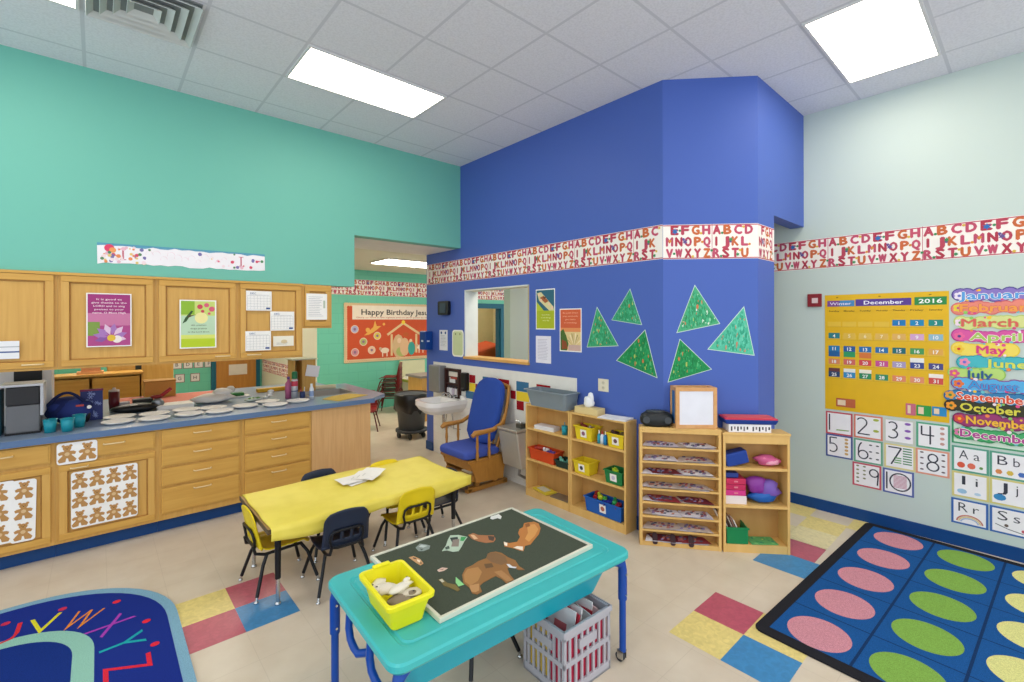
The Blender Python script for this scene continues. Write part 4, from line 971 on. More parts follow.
for n_, y, z, rim, rn, (cnt, cc) in NP:
    b = card(y, z, .213, .215, rim, '')
    for s in NUM[n_]: stroke(b, s)
    m = P(cc, .6)
    if n_ == 1: b.poly([(.08, .04), (.18, .045), (.19, .055), (.09, .052)], m, .003)
    elif n_ in (2, 3, 4, 5):
        for k in range(n_): b.disc(.165, .18-k*(.15/(n_-.5)), .022 if n_ < 4 else .015, m, .003+k*1e-5, 9, ry=.012)
    elif n_ in (6, 8):
        for k in range(n_):
            if n_ == 6: b.disc(.125+(k % 2)*.05, .17-(k//2)*.06, .013, m, .003, 8, ry=.007)
            else: b.disc(.04+(k % 2)*.135, .185-(k//2)*.048, .013, m, .003, 8, ry=.007)
    elif n_ == 7:
        for k in range(7): b.rect(.13, .19, .18-k*.022, .19-k*.022, m, .003)
        for k in range(3): b.rect(.07, .12, .05+k*.02, .06+k*.02, P('#6aa868', .6), .003)
    elif n_ == 9:
        for k in range(9): b.disc(.04+(k % 2)*.05, .185-(k//2)*.036, .012, m, .003+k*1e-5, 8, ry=.008)
    else:
        for k in range(10): b.rect(.075, .165, .06+k*.011, .066+k*.011, m, .003)
    b.build('number_poster', None, 'number %d learning poster with a %s border on the pale wall' % (n_, rn), 'number poster', 'number posters below the calendar')
AP = [('Aa', .462, .61, '#5aa088', 'green', 'apples'), ('Bb', .245, .61, '#5aa088', 'green', 'blocks and a ball'), ('Ii', .462, .402, '#d4ca80', 'yellow', 'insects'), ('Jj', .245, .402, '#d4ca80', 'yellow', 'a blue jellyfish'), ('Rr', .466, .182, '#3a68b0', 'blue', 'a rainbow'), ('Ss', .245, .182, '#3a68b0', 'blue', 'a skier'),
      ('Cc', .028, .61, '#5aa088', 'green', 'a cat'), ('Kk', .028, .402, '#d4ca80', 'yellow', 'a kite'), ('Tt', .028, .182, '#3a68b0', 'blue', 'a tree')]
for s, y, z, rim, rn, what in AP:
    b = card(y, z, .214, .205, rim, ''); b.text(s[0], .07, .105, .075, INK, .003, off=-.005, w=.055 if s[0] != 'I' else .02); b.text(s[1], .145, .105, .07, INK, .003, off=-.005, w=.035 if s[1] not in 'ij' else .014)
    if s == 'Aa':
        for x, h in ((.055, '#d85a40'), (.115, '#e0705a')): b.disc(x, .055, .024, P(h, .6), .003, 10)
        b.disc(.17, .05, .012, P('#6a9a50', .6), .003, 6)
    elif s == 'Bb':
        for x, h in ((.05, '#d88a50'), (.11, '#d8b84a'), (.17, '#4a70b8')): b.disc(x, .05, .02, P(h, .6), .003, 6)
    elif s == 'Ii': b.disc(.06, .05, .03, P('#9ac0dc', .6), .003, 8, ry=.02); b.disc(.15, .045, .02, P('#b8d0e4', .6), .003, 8, ry=.012)
    elif s == 'Jj': b.disc(.055, .06, .035, P('#3a8ac0', .6), .003, 10, ry=.026)
    elif s == 'Rr':
        for k, h in enumerate(('#c87a6a', '#e0c890', '#a8b8d8')): stroke(b, arc(.107, .02, .075-k*.012, .06-k*.012, 5, 175), .01, P(h, .6), .003+k*1e-4)
    elif s == 'Ss': stroke(b, [(.03, .07), (.1, .045), (.18, .03)], .005); b.disc(.09, .07, .012, P('#6a5a50'), .0032, 8); b.disc(.18, .05, .012, P('#c85a6a'), .0032, 8)
    else: b.disc(.1, .055, .025, P('#8aa868', .6), .003, 8)
    b.build('letter_poster', None, 'letter %s poster with %s border picturing %s' % (s, rn, what), 'letter poster', 'alphabet posters low on the pale wall')
# ================================================================ rugs
t = MB(); LR = frame((2.92, 1.129, .002), (math.cos(R(-2.62)), math.sin(R(-2.62)), 0), (math.sin(R(-2.62)), -math.cos(R(-2.62)), 0))
# local frame: u along the wall-ward edge, v toward the camera side (n points down, so heights are negative)
def up(z): return -z
RL, RW = 2.29, 2.56
rb = thing('circle_rug', 'blue seating rug with rows of pink, green and yellow circles by the pale wall', 'rug', (4.0, -.1, 0))
b = MB(LR); b.prism(rrect(0, RL, 0, RW, .05, 4), 0, up(.010), carpet('#26262b')); b.build('border', rb)
b = MB(LR); b.rect(.075, RL-.065, .065, RW-.065, carpet('#1c5391'), up(.0105))
LN = carpet('#17355f')
for k in range(1, 5): x = .01+.452*k; b.rect(x-.004, x+.004, .065, RW-.065, LN, up(.011))
for k in range(1, 6): y = .068+.402*k; b.rect(.075, RL-.065, y-.007, y+.007, LN, up(.0112))
b.build('field', rb)
COLS = [('#c98a96', 'pink'), ('#7fa84c', 'green'), ('#d6d38a', 'yellow'), ('#d8a070', 'orange'), ('#c98a96', 'pink'), ('#7fa84c', 'green')]
b = MB(LR)
for m, (h, _) in enumerate(COLS):
    for k in range(5): b.disc(.235+.452*k, .272+.402*m, .163, carpet(h), up(.0115), 36, ry=.158)
b.build('circles', rb)
rg = thing('alphabet_rug', 'navy rounded alphabet rug with a light blue edge at the lower left', 'rug', (-.9, 3.3, 0))
def rr_(x0, x1, y0, y1, r_): return rrect(x0, x1, y0, y1, r_, 14)
b = MB(Matrix.Translation((0, 0, .001))); b.prism(rr_(-2.5, .375, 1.1, 4.38, .76), 0, .010, carpet('#7fa9c0')); b.build('edge', rg)
b = MB(); b.poly(rr_(-2.45, .322, 1.15, 4.325, .72), carpet('#1b2f84'), .0115); b.build('field', rg)
b = MB(); b.poly(rr_(-2.1, -.017, 1.5, 3.945, .42), carpet('#8fc0b0'), .0118); b.build('band', rg)
b = MB(); b.poly(rr_(-2.0, -.107, 1.6, 3.855, .34), carpet('#14307c'), .0121); b.build('centre', rg)
b = MB()
for s, x, y, a, h in (('T', -.60, 4.02, 90, '#d0303c'), ('U', -.42, 4.02, 88, '#d0303c'), ('V', -.25, 4.0, 84, '#d8d030'), ('W', -.075, 3.91, 62, '#e08a30'), ('X', .06, 3.72, 35, '#a040b0'), ('Y', .105, 3.46, 5, '#20a0a8'), ('Z', .12, 3.2, 0, '#d82c40'), ('A', .12, 2.95, -3, '#40a850')):
    ang = R(a-90); ux, uy = math.cos(R(a)), math.sin(R(a))
    b.text(s, x-ux*.105, y-uy*.105, .215, carpet(h), .0125, w=.145, ang=ang, off=-.008)
for x, y, h in ((-.17, 4.13, '#c03050'), (.09, 4.0, '#d83040'), (.22, 3.62, '#d82c40'), (.24, 3.33, '#d82c40'), (-.42, 4.16, '#c03050')):
    b.disc(x, y, .022, carpet(h), .0126, 10)
b.build('letters', rg)

# ================================================================ two-bay bookcase A
def bin_(name, label, x0, x1, y0, y1, z, h, m, cat='bin', group=None, tp=.012, lab=None, face='x', t=.004, rim=.01):
    """open tapered tub, base x0..x1,y0..y1 (world), flaring to the rim; label card on the -x face"""
    th = thing(name, label, cat, ((x0+x1)/2, (y0+y1)/2, z), 0, group)
    b = MB()
    def ring(e, zz): return [(x0-e, y0-e, zz), (x1+e, y0-e, zz), (x1+e, y1+e, zz), (x0-e, y1+e, zz)]
    L_ = ring(0, z)+ring(tp, z+h)+ring(tp+rim, z+h)+ring(tp+rim, z+h-.012)
    vs = ring(0, z)+ring(tp, z+h-.012)+ring(tp+rim, z+h-.012)+ring(tp+rim, z+h)+ring(tp-t, z+h)+ring(-t, z+t)
    fs = [(0, 3, 2, 1)]
    for i in range(5): fs += [(i*4+k, i*4+(k+1) % 4, (i+1)*4+(k+1) % 4, (i+1)*4+k) for k in range(4)]
    fs.append((20, 21, 22, 23)); b.add(vs, fs, m)
    b.build('body', th, bevel=.003)
    if lab:
        s = MB(frame((x0-.001, (y0+y1)/2+.035, z+h*.22), (0, -1, 0), (-tp/h, 0, 1)))
        s.box(0, .07, 0, h*.55, 0.0005, .003, P('#f0ece8', .6)); s.disc(.035, h*.275, h*.16, P(lab, .6), .0035, 10); s.build('label_card', th)
    return th
BX0, BX1 = 3.39, 3.555
def bookcase(y0, y1, label):
    t = thing('bookcase', label, 'bookcase', (3.47, (y0+y1)/2, 0), 0, 'birch bookcases along the blue wall')
    b = MB(); b.box(BX0, BX1, y0, y0+.02, 0, .95, BIRCH); b.build('side_panel', t, bevel=.002)
    b = MB(); b.box(BX0, BX1, y1-.02, y1, 0, .95, BIRCH); b.build('side_panel', t, bevel=.002)
    b = MB(); b.box(BX0, BX1, y0, y1, .95, .968, BIRCH); b.build('top', t, bevel=.002)
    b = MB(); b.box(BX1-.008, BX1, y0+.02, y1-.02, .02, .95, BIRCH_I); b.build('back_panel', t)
    for z in (.70, .375, .055):
        b = MB(); b.box(BX0+.002, BX1-.008, y0+.02, y1-.02, z, z+.02, BIRCH); b.build('shelf', t)
    b = MB(); b.box(BX0+.004, BX0+.02, y0+.02, y1-.02, 0, .055, BIRCH); b.build('plinth', t)
bookcase(2.985, 3.60, 'left birch bookcase with the grey tub on top')
bookcase(2.345, 2.98, 'right birch bookcase with the tissue box on top')
YB = P('#e3c828', .4); 
def mov(t, dx, dy=0): pass
bin_('storage_bin', 'yellow bin with a purple label at left on the upper right bookcase shelf', 3.405, 3.53, 2.73, 2.91, .721, .13, YB, group='yellow bins in the bookcase', lab='#8a5a70')
bin_('storage_bin', 'yellow bin with a dark label at right end of the upper shelf', 3.405, 3.53, 2.385, 2.535, .721, .125, YB, group='yellow bins in the bookcase', lab='#6a4a50')
bin_('storage_bin', 'large yellow bin on the middle shelf of the right bookcase', 3.405, 3.53, 2.76, 2.93, .396, .125, YB, group='yellow bins in the bookcase', lab='#3a3a40')
bin_('storage_bin', 'green bin with a white label on the middle shelf at right', 3.405, 3.53, 2.40, 2.565, .396, .12, P('#1f7a42', .4), lab='#c8c0d8')
bin_('storage_bin', 'large blue bin full of toys on the bottom shelf', 3.405, 3.53, 2.41, 2.79, .076, .14, P('#1a5cb4', .4), lab='#b86a5a')
bin_('storage_tray', 'orange red tray on the middle shelf of the left bookcase', 3.405, 3.53, 3.21, 3.54, .396, .12, P('#d04a20', .4), cat='tray')
bin_('storage_tray', 'dark green tray beside the orange tray in the left bookcase', 3.405, 3.53, 3.02, 3.17, .396, .07, P('#1d3a34', .4), cat='tray')
random.seed(31)
def toys(spec, x0, x1, y0, y1, z, group):
    for k, (nm, h, label) in enumerate(spec):
        x, y = random.uniform(x0, x1), y0+(y1-y0)*(k+.5)/len(spec); b = MB(Matrix.Translation((x, y, z)) @ Matrix.Rotation(random.uniform(0, 3), 4, 'Z') @ Matrix.Rotation(random.uniform(-.4, .4), 4, 'X'))
        m = P(h, .4)
        if k % 3 == 0: b.prism(rrect(-.045, .045, -.022, .022, .01, 3), 0, .03, m); b.cyl((0, 0, .03), (0, 0, .045), .012, m, n=8)
        elif k % 3 == 1: b.blob((0, 0, .02), .04, .028, .028, m, 10, 7, .1); b.blob((.03, 0, .045), .016, .016, .016, m, 8, 6)
        else: b.cyl((-.045, 0, .02), (.045, 0, .02), .02, m, n=12); b.cyl((.045, 0, .02), (.055, 0, .02), .028, m, n=12)
        b.build(nm, None, label, 'toy', group)
toys([('toy_piece', '#b02a30', 'red toy piece in the large blue bin'), ('toy_piece', '#c8d030', 'yellow green toy piece in the large blue bin'), ('toy_piece', '#58b848', 'lime green toy piece in the large blue bin'), ('toy_piece', '#1c2a90', 'dark blue toy piece in the large blue bin'), ('toy_piece', '#2a9a58', 'green toy piece in the blue bin'), ('toy_piece', '#8a2038', 'maroon toy piece at the right of the blue bin')][::-1], 3.44, 3.5, 2.43, 2.77, .185, 'toys in the blue bin')
toys([('toy_piece', '#a89890', 'pale toy in the left yellow bin'), ('toy_piece', '#8a3a30', 'red brown toy in the left yellow bin')], 3.45, 3.49, 2.75, 2.9, .81, 'toys in the yellow bins')
toys([('toy_piece', '#6a5a3a', 'brown toy in the right yellow bin'), ('toy_piece', '#402a2a', 'dark toy in the right yellow bin')], 3.45, 3.49, 2.4, 2.53, .81, 'toys in the yellow bins')
toys([('toy_piece', '#a8c830', 'lime toy sticking out of the green bin')], 3.43, 3.44, 2.46, 2.52, .49, 'toys in the green bin')
toys([('toy_piece', '#5a4a9a', 'purple toy in the orange tray'), ('toy_piece', '#e0dce0', 'white toy in the orange tray'), ('toy_piece', '#b03a30', 'red toy in the orange tray')], 3.44, 3.49, 3.24, 3.52, .48, 'toys in the orange tray')
toys([('toy_piece', '#3a8a80', 'green toy in the dark green tray'), ('toy_piece', '#6ab0a0', 'pale green toy in the dark tray')], 3.44, 3.48, 3.03, 3.16, .43, 'toys in the dark tray')
for k, (y, h, n_) in enumerate(((2.66, '#2f9ab0', 'teal'), (2.625, '#d8e4ec', 'white'), (2.59, '#2a86c8', 'blue'))):
    t = thing('glue_bottle', '%s craft bottle between the two yellow bins' % n_, 'bottle', (3.43, y, .721))
    b = MB(); b.lathe([(.001, 0), (.018, 0), (.018, .07), (.007, .09), (.001, .09)], (3.43, y, .721), P(h, .4), 12); b.build('body', t)
    b = MB(); b.lathe([(.007, .088), (.004, .12), (.001, .121)], (3.43, y, .721), P(('#e8e8e8', '#c83a30', '#e8e8e8')[k], .4), 10); b.build('nozzle', t)
def flat(name, label, cat, cx, cy, z, w, d, a, mats, th=.006, n=1):
    b = MB(Matrix.Translation((cx, cy, z)) @ Matrix.Rotation(R(a), 4, 'Z'))
    for k in range(n): b.box(-w/2+.004*(k % 2), w/2, -d/2, d/2-.005*(k % 3), k*th, (k+1)*th-.001, mats[k % len(mats)])
    return b.build(name, None, label, cat)
flat('paper_stack', 'stack of white papers on the top shelf of the left bookcase', 'paper', 3.465, 3.36, .721, .11, .26, 5, [PAPER, P('#d8d4dc')], .007, 6)
t = thing('teal_cup', 'small teal cup at the right of the papers in the left bookcase', 'cup', (3.45, 3.08, .721)); b = MB(); b.lathe([(.001, 0), (.028, 0), (.032, .085), (.028, .085), (.025, .004), (.001, .004)], (3.44, 3.09, .721), TEALC, 16); b.build('body', t)
for k in range(3): b = MB(); b.cyl((3.44, 3.09, .73), (3.43+.012*k, 3.08+.012*k, .84), .004, P(('#1f8f9f', '#2a6a9a', '#d8d8d8')[k]), n=6); b.build('marker', None, ('teal', 'blue', 'white')[k]+' marker standing in the small teal cup', 'marker')
flat('picture_book', 'yellow picture book lying on the bottom shelf of the left bookcase', 'book', 3.45, 3.38, .086, .14, .24, -12, [P('#d8c03a', .5)], .012)
b = MB(Matrix.Translation((3.45, 3.38, .0985)) @ Matrix.Rotation(R(-12), 4, 'Z')); 
flat('board_book', 'grey and brown flat board beneath the yellow picture book', 'board', 3.46, 3.14, .077, .13, .22, 4, [P('#7a6a58', .5)], .009)
flat('magazine', 'white magazine on top of the yellow picture book', 'book', 3.45, 3.39, .099, .08, .14, -12, [P('#c8c8b8', .5)], .004)
# on top: grey tub, tissue box, papers
GTUB = P('#7f8b93', .45)
t = thing('grey_tub', 'large grey plastic wash tub on top of the left bookcase', 'tub', (3.47, 3.3, .968))
b = MB(); x0, x1, y0, y1, z, h = 3.36, 3.545, 3.02, 3.50, .9685, .17
def ring(e, zz, q=0): return [(px_, py_, zz) for px_, py_ in rrect(x0-e, x1-q, y0-e, y1+e, .03, 4)]
n = len(ring(0, 0)); vs = ring(0, z)+ring(.035, z+h-.01)+ring(.055, z+h-.01)+ring(.055, z+h)+ring(.03, z+h, .006)+ring(-.004, z+.006, .006)
fs = [tuple(range(n))[::-1]]+[(i*n+k, i*n+(k+1) % n, (i+1)*n+(k+1) % n, (i+1)*n+k) for i in range(5) for k in range(n)]+[tuple(range(5*n, 6*n))]
b.add(vs, fs, GTUB); b.build('body', t)
t = thing('tissue_box', 'beige tissue box with a white tissue on the right bookcase', 'tissue box', (3.46, 2.8, .968))
b = MB(); b.box(3.40, 3.52, 2.66, 2.93, .9685, 1.03, P('#dcc68e', .6)); b.build('box', t, bevel=.003)
b = MB(); random.seed(2); b.blob((3.46, 2.81, 1.075), .035, .06, .055, P('#eceef2', .8), 9, 6, .25); b.blob((3.46, 2.78, 1.12), .02, .035, .05, P('#eceef2', .8), 7, 5, .2); b.build('tissue', t)
flat('loose_papers', 'white loose papers lying on top of the right bookcase', 'paper', 3.455, 2.5, .9685, .16, .28, 8, [PAPER, P('#e4e0ea')], .004, 3)

# ================================================================ paper-slot shelf B and open shelf C (turned 50 degrees)
def diagshelf(name, label, p0, p1, depth, H_):
    p0, p1 = Vector((*p0, 0)), Vector((*p1, 0)); u = (p1-p0).normalized(); L_ = (p1-p0).length
    ang = math.atan2(u.y, u.x); t = thing(name, label, 'shelf', p0, ang)
    return t, L_
B0, B1 = (3.325, 2.165), (3.708, 1.665)
B_, BLN_ = diagshelf('paper_sorter', 'birch paper sorter with eight shallow shelves of drawings', B0, B1, .3, .96)
# local: x along the front (left to right), y away from the viewer
def lbox(t, name, *a, m=BIRCH, bev=.002): b = MB(); b.box(*a, m); return b.build(name, t, world=False, bevel=bev)
D_ = .112
lbox(B_, 'side_panel', 0, .022, 0, D_, 0, .95); lbox(B_, 'side_panel', BLN_-.022, BLN_, 0, D_, 0, .95)
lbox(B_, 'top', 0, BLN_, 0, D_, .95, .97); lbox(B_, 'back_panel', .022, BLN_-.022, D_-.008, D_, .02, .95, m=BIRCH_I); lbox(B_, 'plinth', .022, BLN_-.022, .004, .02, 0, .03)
lbox(B_, 'header', .022, BLN_-.022, .0, .015, .925, .95)
SZ = [.035, .135, .247, .36, .47, .585, .693, .808]
for z in SZ: lbox(B_, 'shelf', .022, BLN_-.022, .002, D_-.008, z-.016, z, m=BIRCH, bev=0)
def place(t, x, y, z): return W[t.name] @ Vector((x, y, z))
random.seed(77)
inkc = ['#8a4a50', '#5a5a70', '#7a6a90', '#a86a5a', '#4a4a58']
ordn = ['lowest', 'second lowest', 'third lowest', 'fourth lowest', 'fourth highest', 'third highest', 'second highest', 'highest']
for r, z in enumerate(SZ):
    for c_ in range(2):
        dark = (r in (0,)) or (r == 5 and c_ == 0) or (r == 3)
        p = place(B_, .165+c_*.25+random.uniform(-.02, .02), .058, z+.001)
        b = MB(Matrix.Translation(p) @ Matrix.Rotation(math.atan2(B1[1]-B0[1], B1[0]-B0[0])+random.uniform(-.04, .04), 4, 'Z'))
        for k in range(3):
            a = Matrix.Rotation(random.uniform(-.12, .12), 4, 'Z')
            h = random.choice(('#6a2430', '#8a3038')) if dark and k == 2 else random.choice(('#d4cfd8', '#dcd8dc', '#c4bccb', '#b8a8a0'))
            ws = .115
            sk = random.uniform(.02, .06)*(-1 if k % 2 else 1); b.add([(-ws+sk, -.055, .003+k*.004), (ws+sk, -.055, .003+k*.004), (ws, .036, .010+k*.006), (0, .036, .014+k*.007), (-ws, .036, .012+k*.006), (sk, -.06, .003+k*.004)], [(0, 5, 3, 4), (5, 1, 2, 3)], P(h, .7), False, a)
        for k in range(20):
            x, y = random.uniform(-.09, .09), random.uniform(-.045, .02); zz = .0165+(y+.055)/.091*.013
            b.poly([(x-.012, y-.006, zz-.002), (x+.01, y-.004, zz-.002), (x+.014, y+.008, zz+.004), (x-.006, y+.006, zz+.004)], P(random.choice(inkc), .7))
        b.build('drawing_stack', None, '%s paper drawings on the %s slot of the sorter, %s side' % ('dark red and white' if dark else 'white scribbled', ordn[r], ('left', 'right')[c_]), 'drawings', 'children\'s drawings in the paper sorter')
for k in range(3):
    p = place(B_, .12+k*.14, .02, .06); b = MB(Matrix.Translation(p) @ Matrix.Rotation(R(-52), 4, 'Z') @ Matrix.Rotation(R(55), 4, 'X')); b.prism(rrect(-.02, .02, -.05, .04, .015, 3), 0, .006, P('#3a2428', .7)); b.build('paper_strip', None, ('first', 'second', 'third')[k]+' dark curled paper strip from the left hanging out of the lowest slot', 'paper')
C0, C1 = (3.716, 1.655), (4.052, 1.282)
C_, CL = diagshelf('open_shelf', 'birch open shelf with three compartments beside the pale wall', C0, C1, .3, .95)
D2 = .17
lbox(C_, 'side_panel', 0, .02, 0, D2, 0, .93); lbox(C_, 'side_panel', CL-.02, CL, 0, D2, 0, .93)
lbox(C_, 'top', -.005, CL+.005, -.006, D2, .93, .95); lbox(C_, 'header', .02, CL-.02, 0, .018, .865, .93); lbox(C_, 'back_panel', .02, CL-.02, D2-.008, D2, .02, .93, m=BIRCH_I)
lbox(C_, 'plinth', .02, CL-.02, .004, .02, 0, .06)
for z in (.672, .375, .065): lbox(C_, 'shelf', .02, CL-.02, .002, D2-.008, z-.02, z, bev=0)
def onC(x, y, z, a=0): return Matrix.Translation(place(C_, x, y, z)) @ Matrix.Rotation(math.atan2(C1[1]-C0[1], C1[0]-C0[0])+R(a), 4, 'Z')
b = MB(onC(.13, .08, .685, 4) @ Matrix.Rotation(R(-14), 4, 'Y')); b.box(-.095, .085, -.05, .06, 0, .105, P('#1c3f94', .45)); b.build('pencil_box', None, 'dark blue tilted box in the top compartment of the open shelf', 'box', bevel=.012)
random.seed(6)
b = MB(onC(.36, .085, .673)); b.blob((0, 0, .045), .09, .055, .045, P('#d0608e', .5), 11, 7, .3); b.blob((.02, -.02, .04), .06, .045, .03, P('#e8a0b8', .5), 9, 6, .35); b.blob((-.03, -.01, .06), .04, .03, .02, P('#e07aa0', .5), 8, 5, .3); b.build('pink_bag', None, 'crumpled pink bag in the top compartment of the open shelf', 'bag')
b = MB(onC(.10, .085, .376)); b.box(-.075, .085, -.06, .075, 0, .065, P('#e8dcd8', .6)); b.build('white_box', None, 'white box at the bottom of the middle compartment', 'box')
for k, (h, s) in enumerate((('#d03a84', 'magenta pink case resting on the white box'), ('#c02a58', 'crimson case with a clasp in the middle compartment'), ('#c83058', 'red pink case on top of the crimson case'))):
    b = MB(onC(.10, .085, .442+k*.046)); b.box(-.075+.003*k, .08, -.06, .075, 0, .043, P(h, .45)); b.box(-.01, .02, -.064, -.06, .015, .028, P('#e08090', .4)); b.build('pencil_case', None, s, 'case', bevel=.006)
b = MB(onC(.09, .085, .58)); b.box(-.07, .04, -.05, .06, 0, .04, P('#2a3f8c', .5)); b.build('blue_case', None, 'small blue case topmost in the middle compartment', 'case', bevel=.008)
for k, (dx, dy, dz, rx, rz, h, s) in enumerate(((.30, .08, .05, .10, .05, '#1f5fb0', 'shiny blue bag at the front of the middle compartment'), (.36, .11, .11, .08, .08, '#7a5ab0', 'purple bag at the right of the middle compartment'), (.26, .12, .14, .09, .07, '#8a3a98', 'dark magenta bag behind the blue bag'))):
    b = MB(onC(dx+.02, .085, .376)); b.blob((0, 0, dz), rx, .05, rz, P(h, .35), 11, 7, .3); b.build('fabric_bag', None, s, 'bag')
t = bin_('storage_bin', 'green bin holding a row of thin books on the bottom of the open shelf', 0, 1, 0, 1, 0, 1, P('#14804a', .4)) if 0 else None
G0 = onC(.11, .02, .066)
t = thing('storage_bin', 'green bin holding thin books on the bottom of the open shelf', 'bin', place(C_, .11, .08, .066))
b = MB(G0); GM = P('#14804a', .4)
for a in ((-.08, .08, -.012, -.007, 0, .13), (-.08, -.075, -.007, .15, 0, .13), (.075, .08, -.007, .15, 0, .13), (-.08, .08, .145, .15, 0, .13), (-.08, .08, -.007, .15, 0, .005), (-.088, .088, -.02, -.012, .115, .13)): b.box(*a, GM)
b.build('body', t)
for k in range(7):
    b = MB(onC(.055+k*.018, .095, .073) @ Matrix.Rotation(R(-24), 4, 'Y')); b.box(-.002, .005, -.06, .05, 0, .27-.014*k, P(('#d8ccc0', '#8a4a48', '#e4dcd4', '#5a3a3a', '#c8b8a8', '#a87868', '#ece4dc')[k], .6)); b.build('thin_book', None, ('first white', 'brown red', 'second white', 'dark brown', 'tan', 'light brown', 'last white')[k]+' thin book leaning in the green bin', 'book', 'thin books in the green bin')
b = MB(onC(.33, .07, .068, 3)); b.box(-.115, .09, -.06, .075, 0, .004, P('#5aa868', .5)); random.seed(5)
for k in range(16): b.disc(random.uniform(-.1, .075), random.uniform(-.05, .06), random.uniform(.008, .018), P(random.choice(('#3a9a5a', '#7ac078', '#c8d058', '#2f8a70')), .5), .0045+k*1e-5, 6)
b.build('play_mat', None, 'green patterned sheet lying flat in the bottom compartment', 'sheet')
# boombox, mirror cube, card tray
t = thing('cd_player', 'black rounded cd player on top of the paper sorter', 'cd player', (3.46, 2.09, .971)); Mb = Matrix.Translation((3.462, 2.092, .971)) @ Matrix.Rotation(R(-50), 4, 'Z')
b = MB(Mb); b.lathe([(.001, 0), (.10, 0), (.13, .025), (.138, .06), (.125, .095), (.09, .118), (.001, .124)], (0, 0, 0), P('#25282a', .3), 28, sy=.52); b.build('body', t)
b = MB(Mb); b.lathe([(.08, .118), (.072, .128), (.001, .129)], (-.01, 0, 0), P('#3c4144', .25), 24, sy=.6); b.build('lid', t)
for q in (-.09, .08): b = MB(Mb); b.disc(q, 0, .028, P('#3c4044', .5), .0, 14, M=Matrix.Translation((0, -.069, .058)) @ Matrix.Rotation(R(80), 4, 'X') ); b.build('speaker_grille', t)
t = thing('mirror_cube', 'wooden framed cube with a white front panel and blue side', 'cube', place(B_, .46, .1, .97))
Q = Matrix.Translation((3.478, 1.928, .971)) @ Matrix.Rotation(R(-43), 4, 'Z'); FWD = wood('cube_frame_wood', '#c88f58', '#dca970', (20, 20, 20))
w_, h_, d_ = .33, .33, .148; b = MB(Q); e = .03
for x in (0, w_-e):
    for y in (0, d_-e): b.box(x, x+e, y, y+e, 0, h_, FWD)
for y in (0, d_-e):
    for z in (0, h_-e): b.box(e, w_-e, y, y+e, z, z+e, FWD)
for x in (0, w_-e):
    for z in (0, h_-e): b.box(x, x+e, e, d_-e, z, z+e, FWD)
b.build('frame', t, bevel=.002)
b = MB(Q); b.box(e-.005, w_-e+.005, .006, .011, e-.005, h_-e+.005, P('#e2e2ea', .25)); b.build('front_panel', t)
b = MB(Q); b.box(.006, .011, e-.005, d_-e+.005, e-.005, h_-e+.005, P('#1f6aa8', .3)); b.build('side_panel', t)
b = MB(Q); b.box(e, w_-e, d_-.011, d_-.006, e, h_-e, P('#c8c8cc', .3)); b.box(w_-.011, w_-.006, e, d_-e, e, h_-e, P('#1f6aa8', .3)); b.build('edge_strip', t)
Qt = Matrix.Translation(place(C_, .02, .02, .951)) @ Matrix.Rotation(math.atan2(C1[1]-C0[1], C1[0]-C0[0]), 4, 'Z')
t = thing('card_box', 'white game box printed with black pictures on the open shelf', 'box', place(C_, .2, .1, .951))
b = MB(Qt); b.box(.03, .35, .0, .145, 0, .062, P('#ece9ea', .5)); random.seed(12)
for k in range(12): x = .045+k*.024+(.02 if k > 5 else 0); b.rect(x, x+.012, .01+.012*(k % 2), .045, P(('#4a4a50', '#7a7078', '#2c2c30')[k % 3]), .0, M=frame((0, -.0006, 0), (1, 0, 0), (0, 0, 1)))
b.build('body', t)
t = thing('plastic_tray', 'blue plastic tray with a red lid stacked on the white game box', 'tray', place(C_, .2, .1, 1.013))
b = MB(Qt); b.hexa([(.01, -.005, .064), (.385, -.005, .064), (.01, .15, .064), (.385, .15, .064), (-.005, -.02, .10), (.40, -.02, .10), (-.005, .155, .10), (.40, .155, .10)], P('#23408e', .4)); b.build('tray', t, bevel=.004)
b = MB(Qt); b.box(-.0, .395, -.015, .15, .1005, .112, P('#cf3a50', .4)); b.box(.02, .375, .0, .14, .112, .116, P('#d85a5a', .45)); b.build('lid', t, bevel=.003)
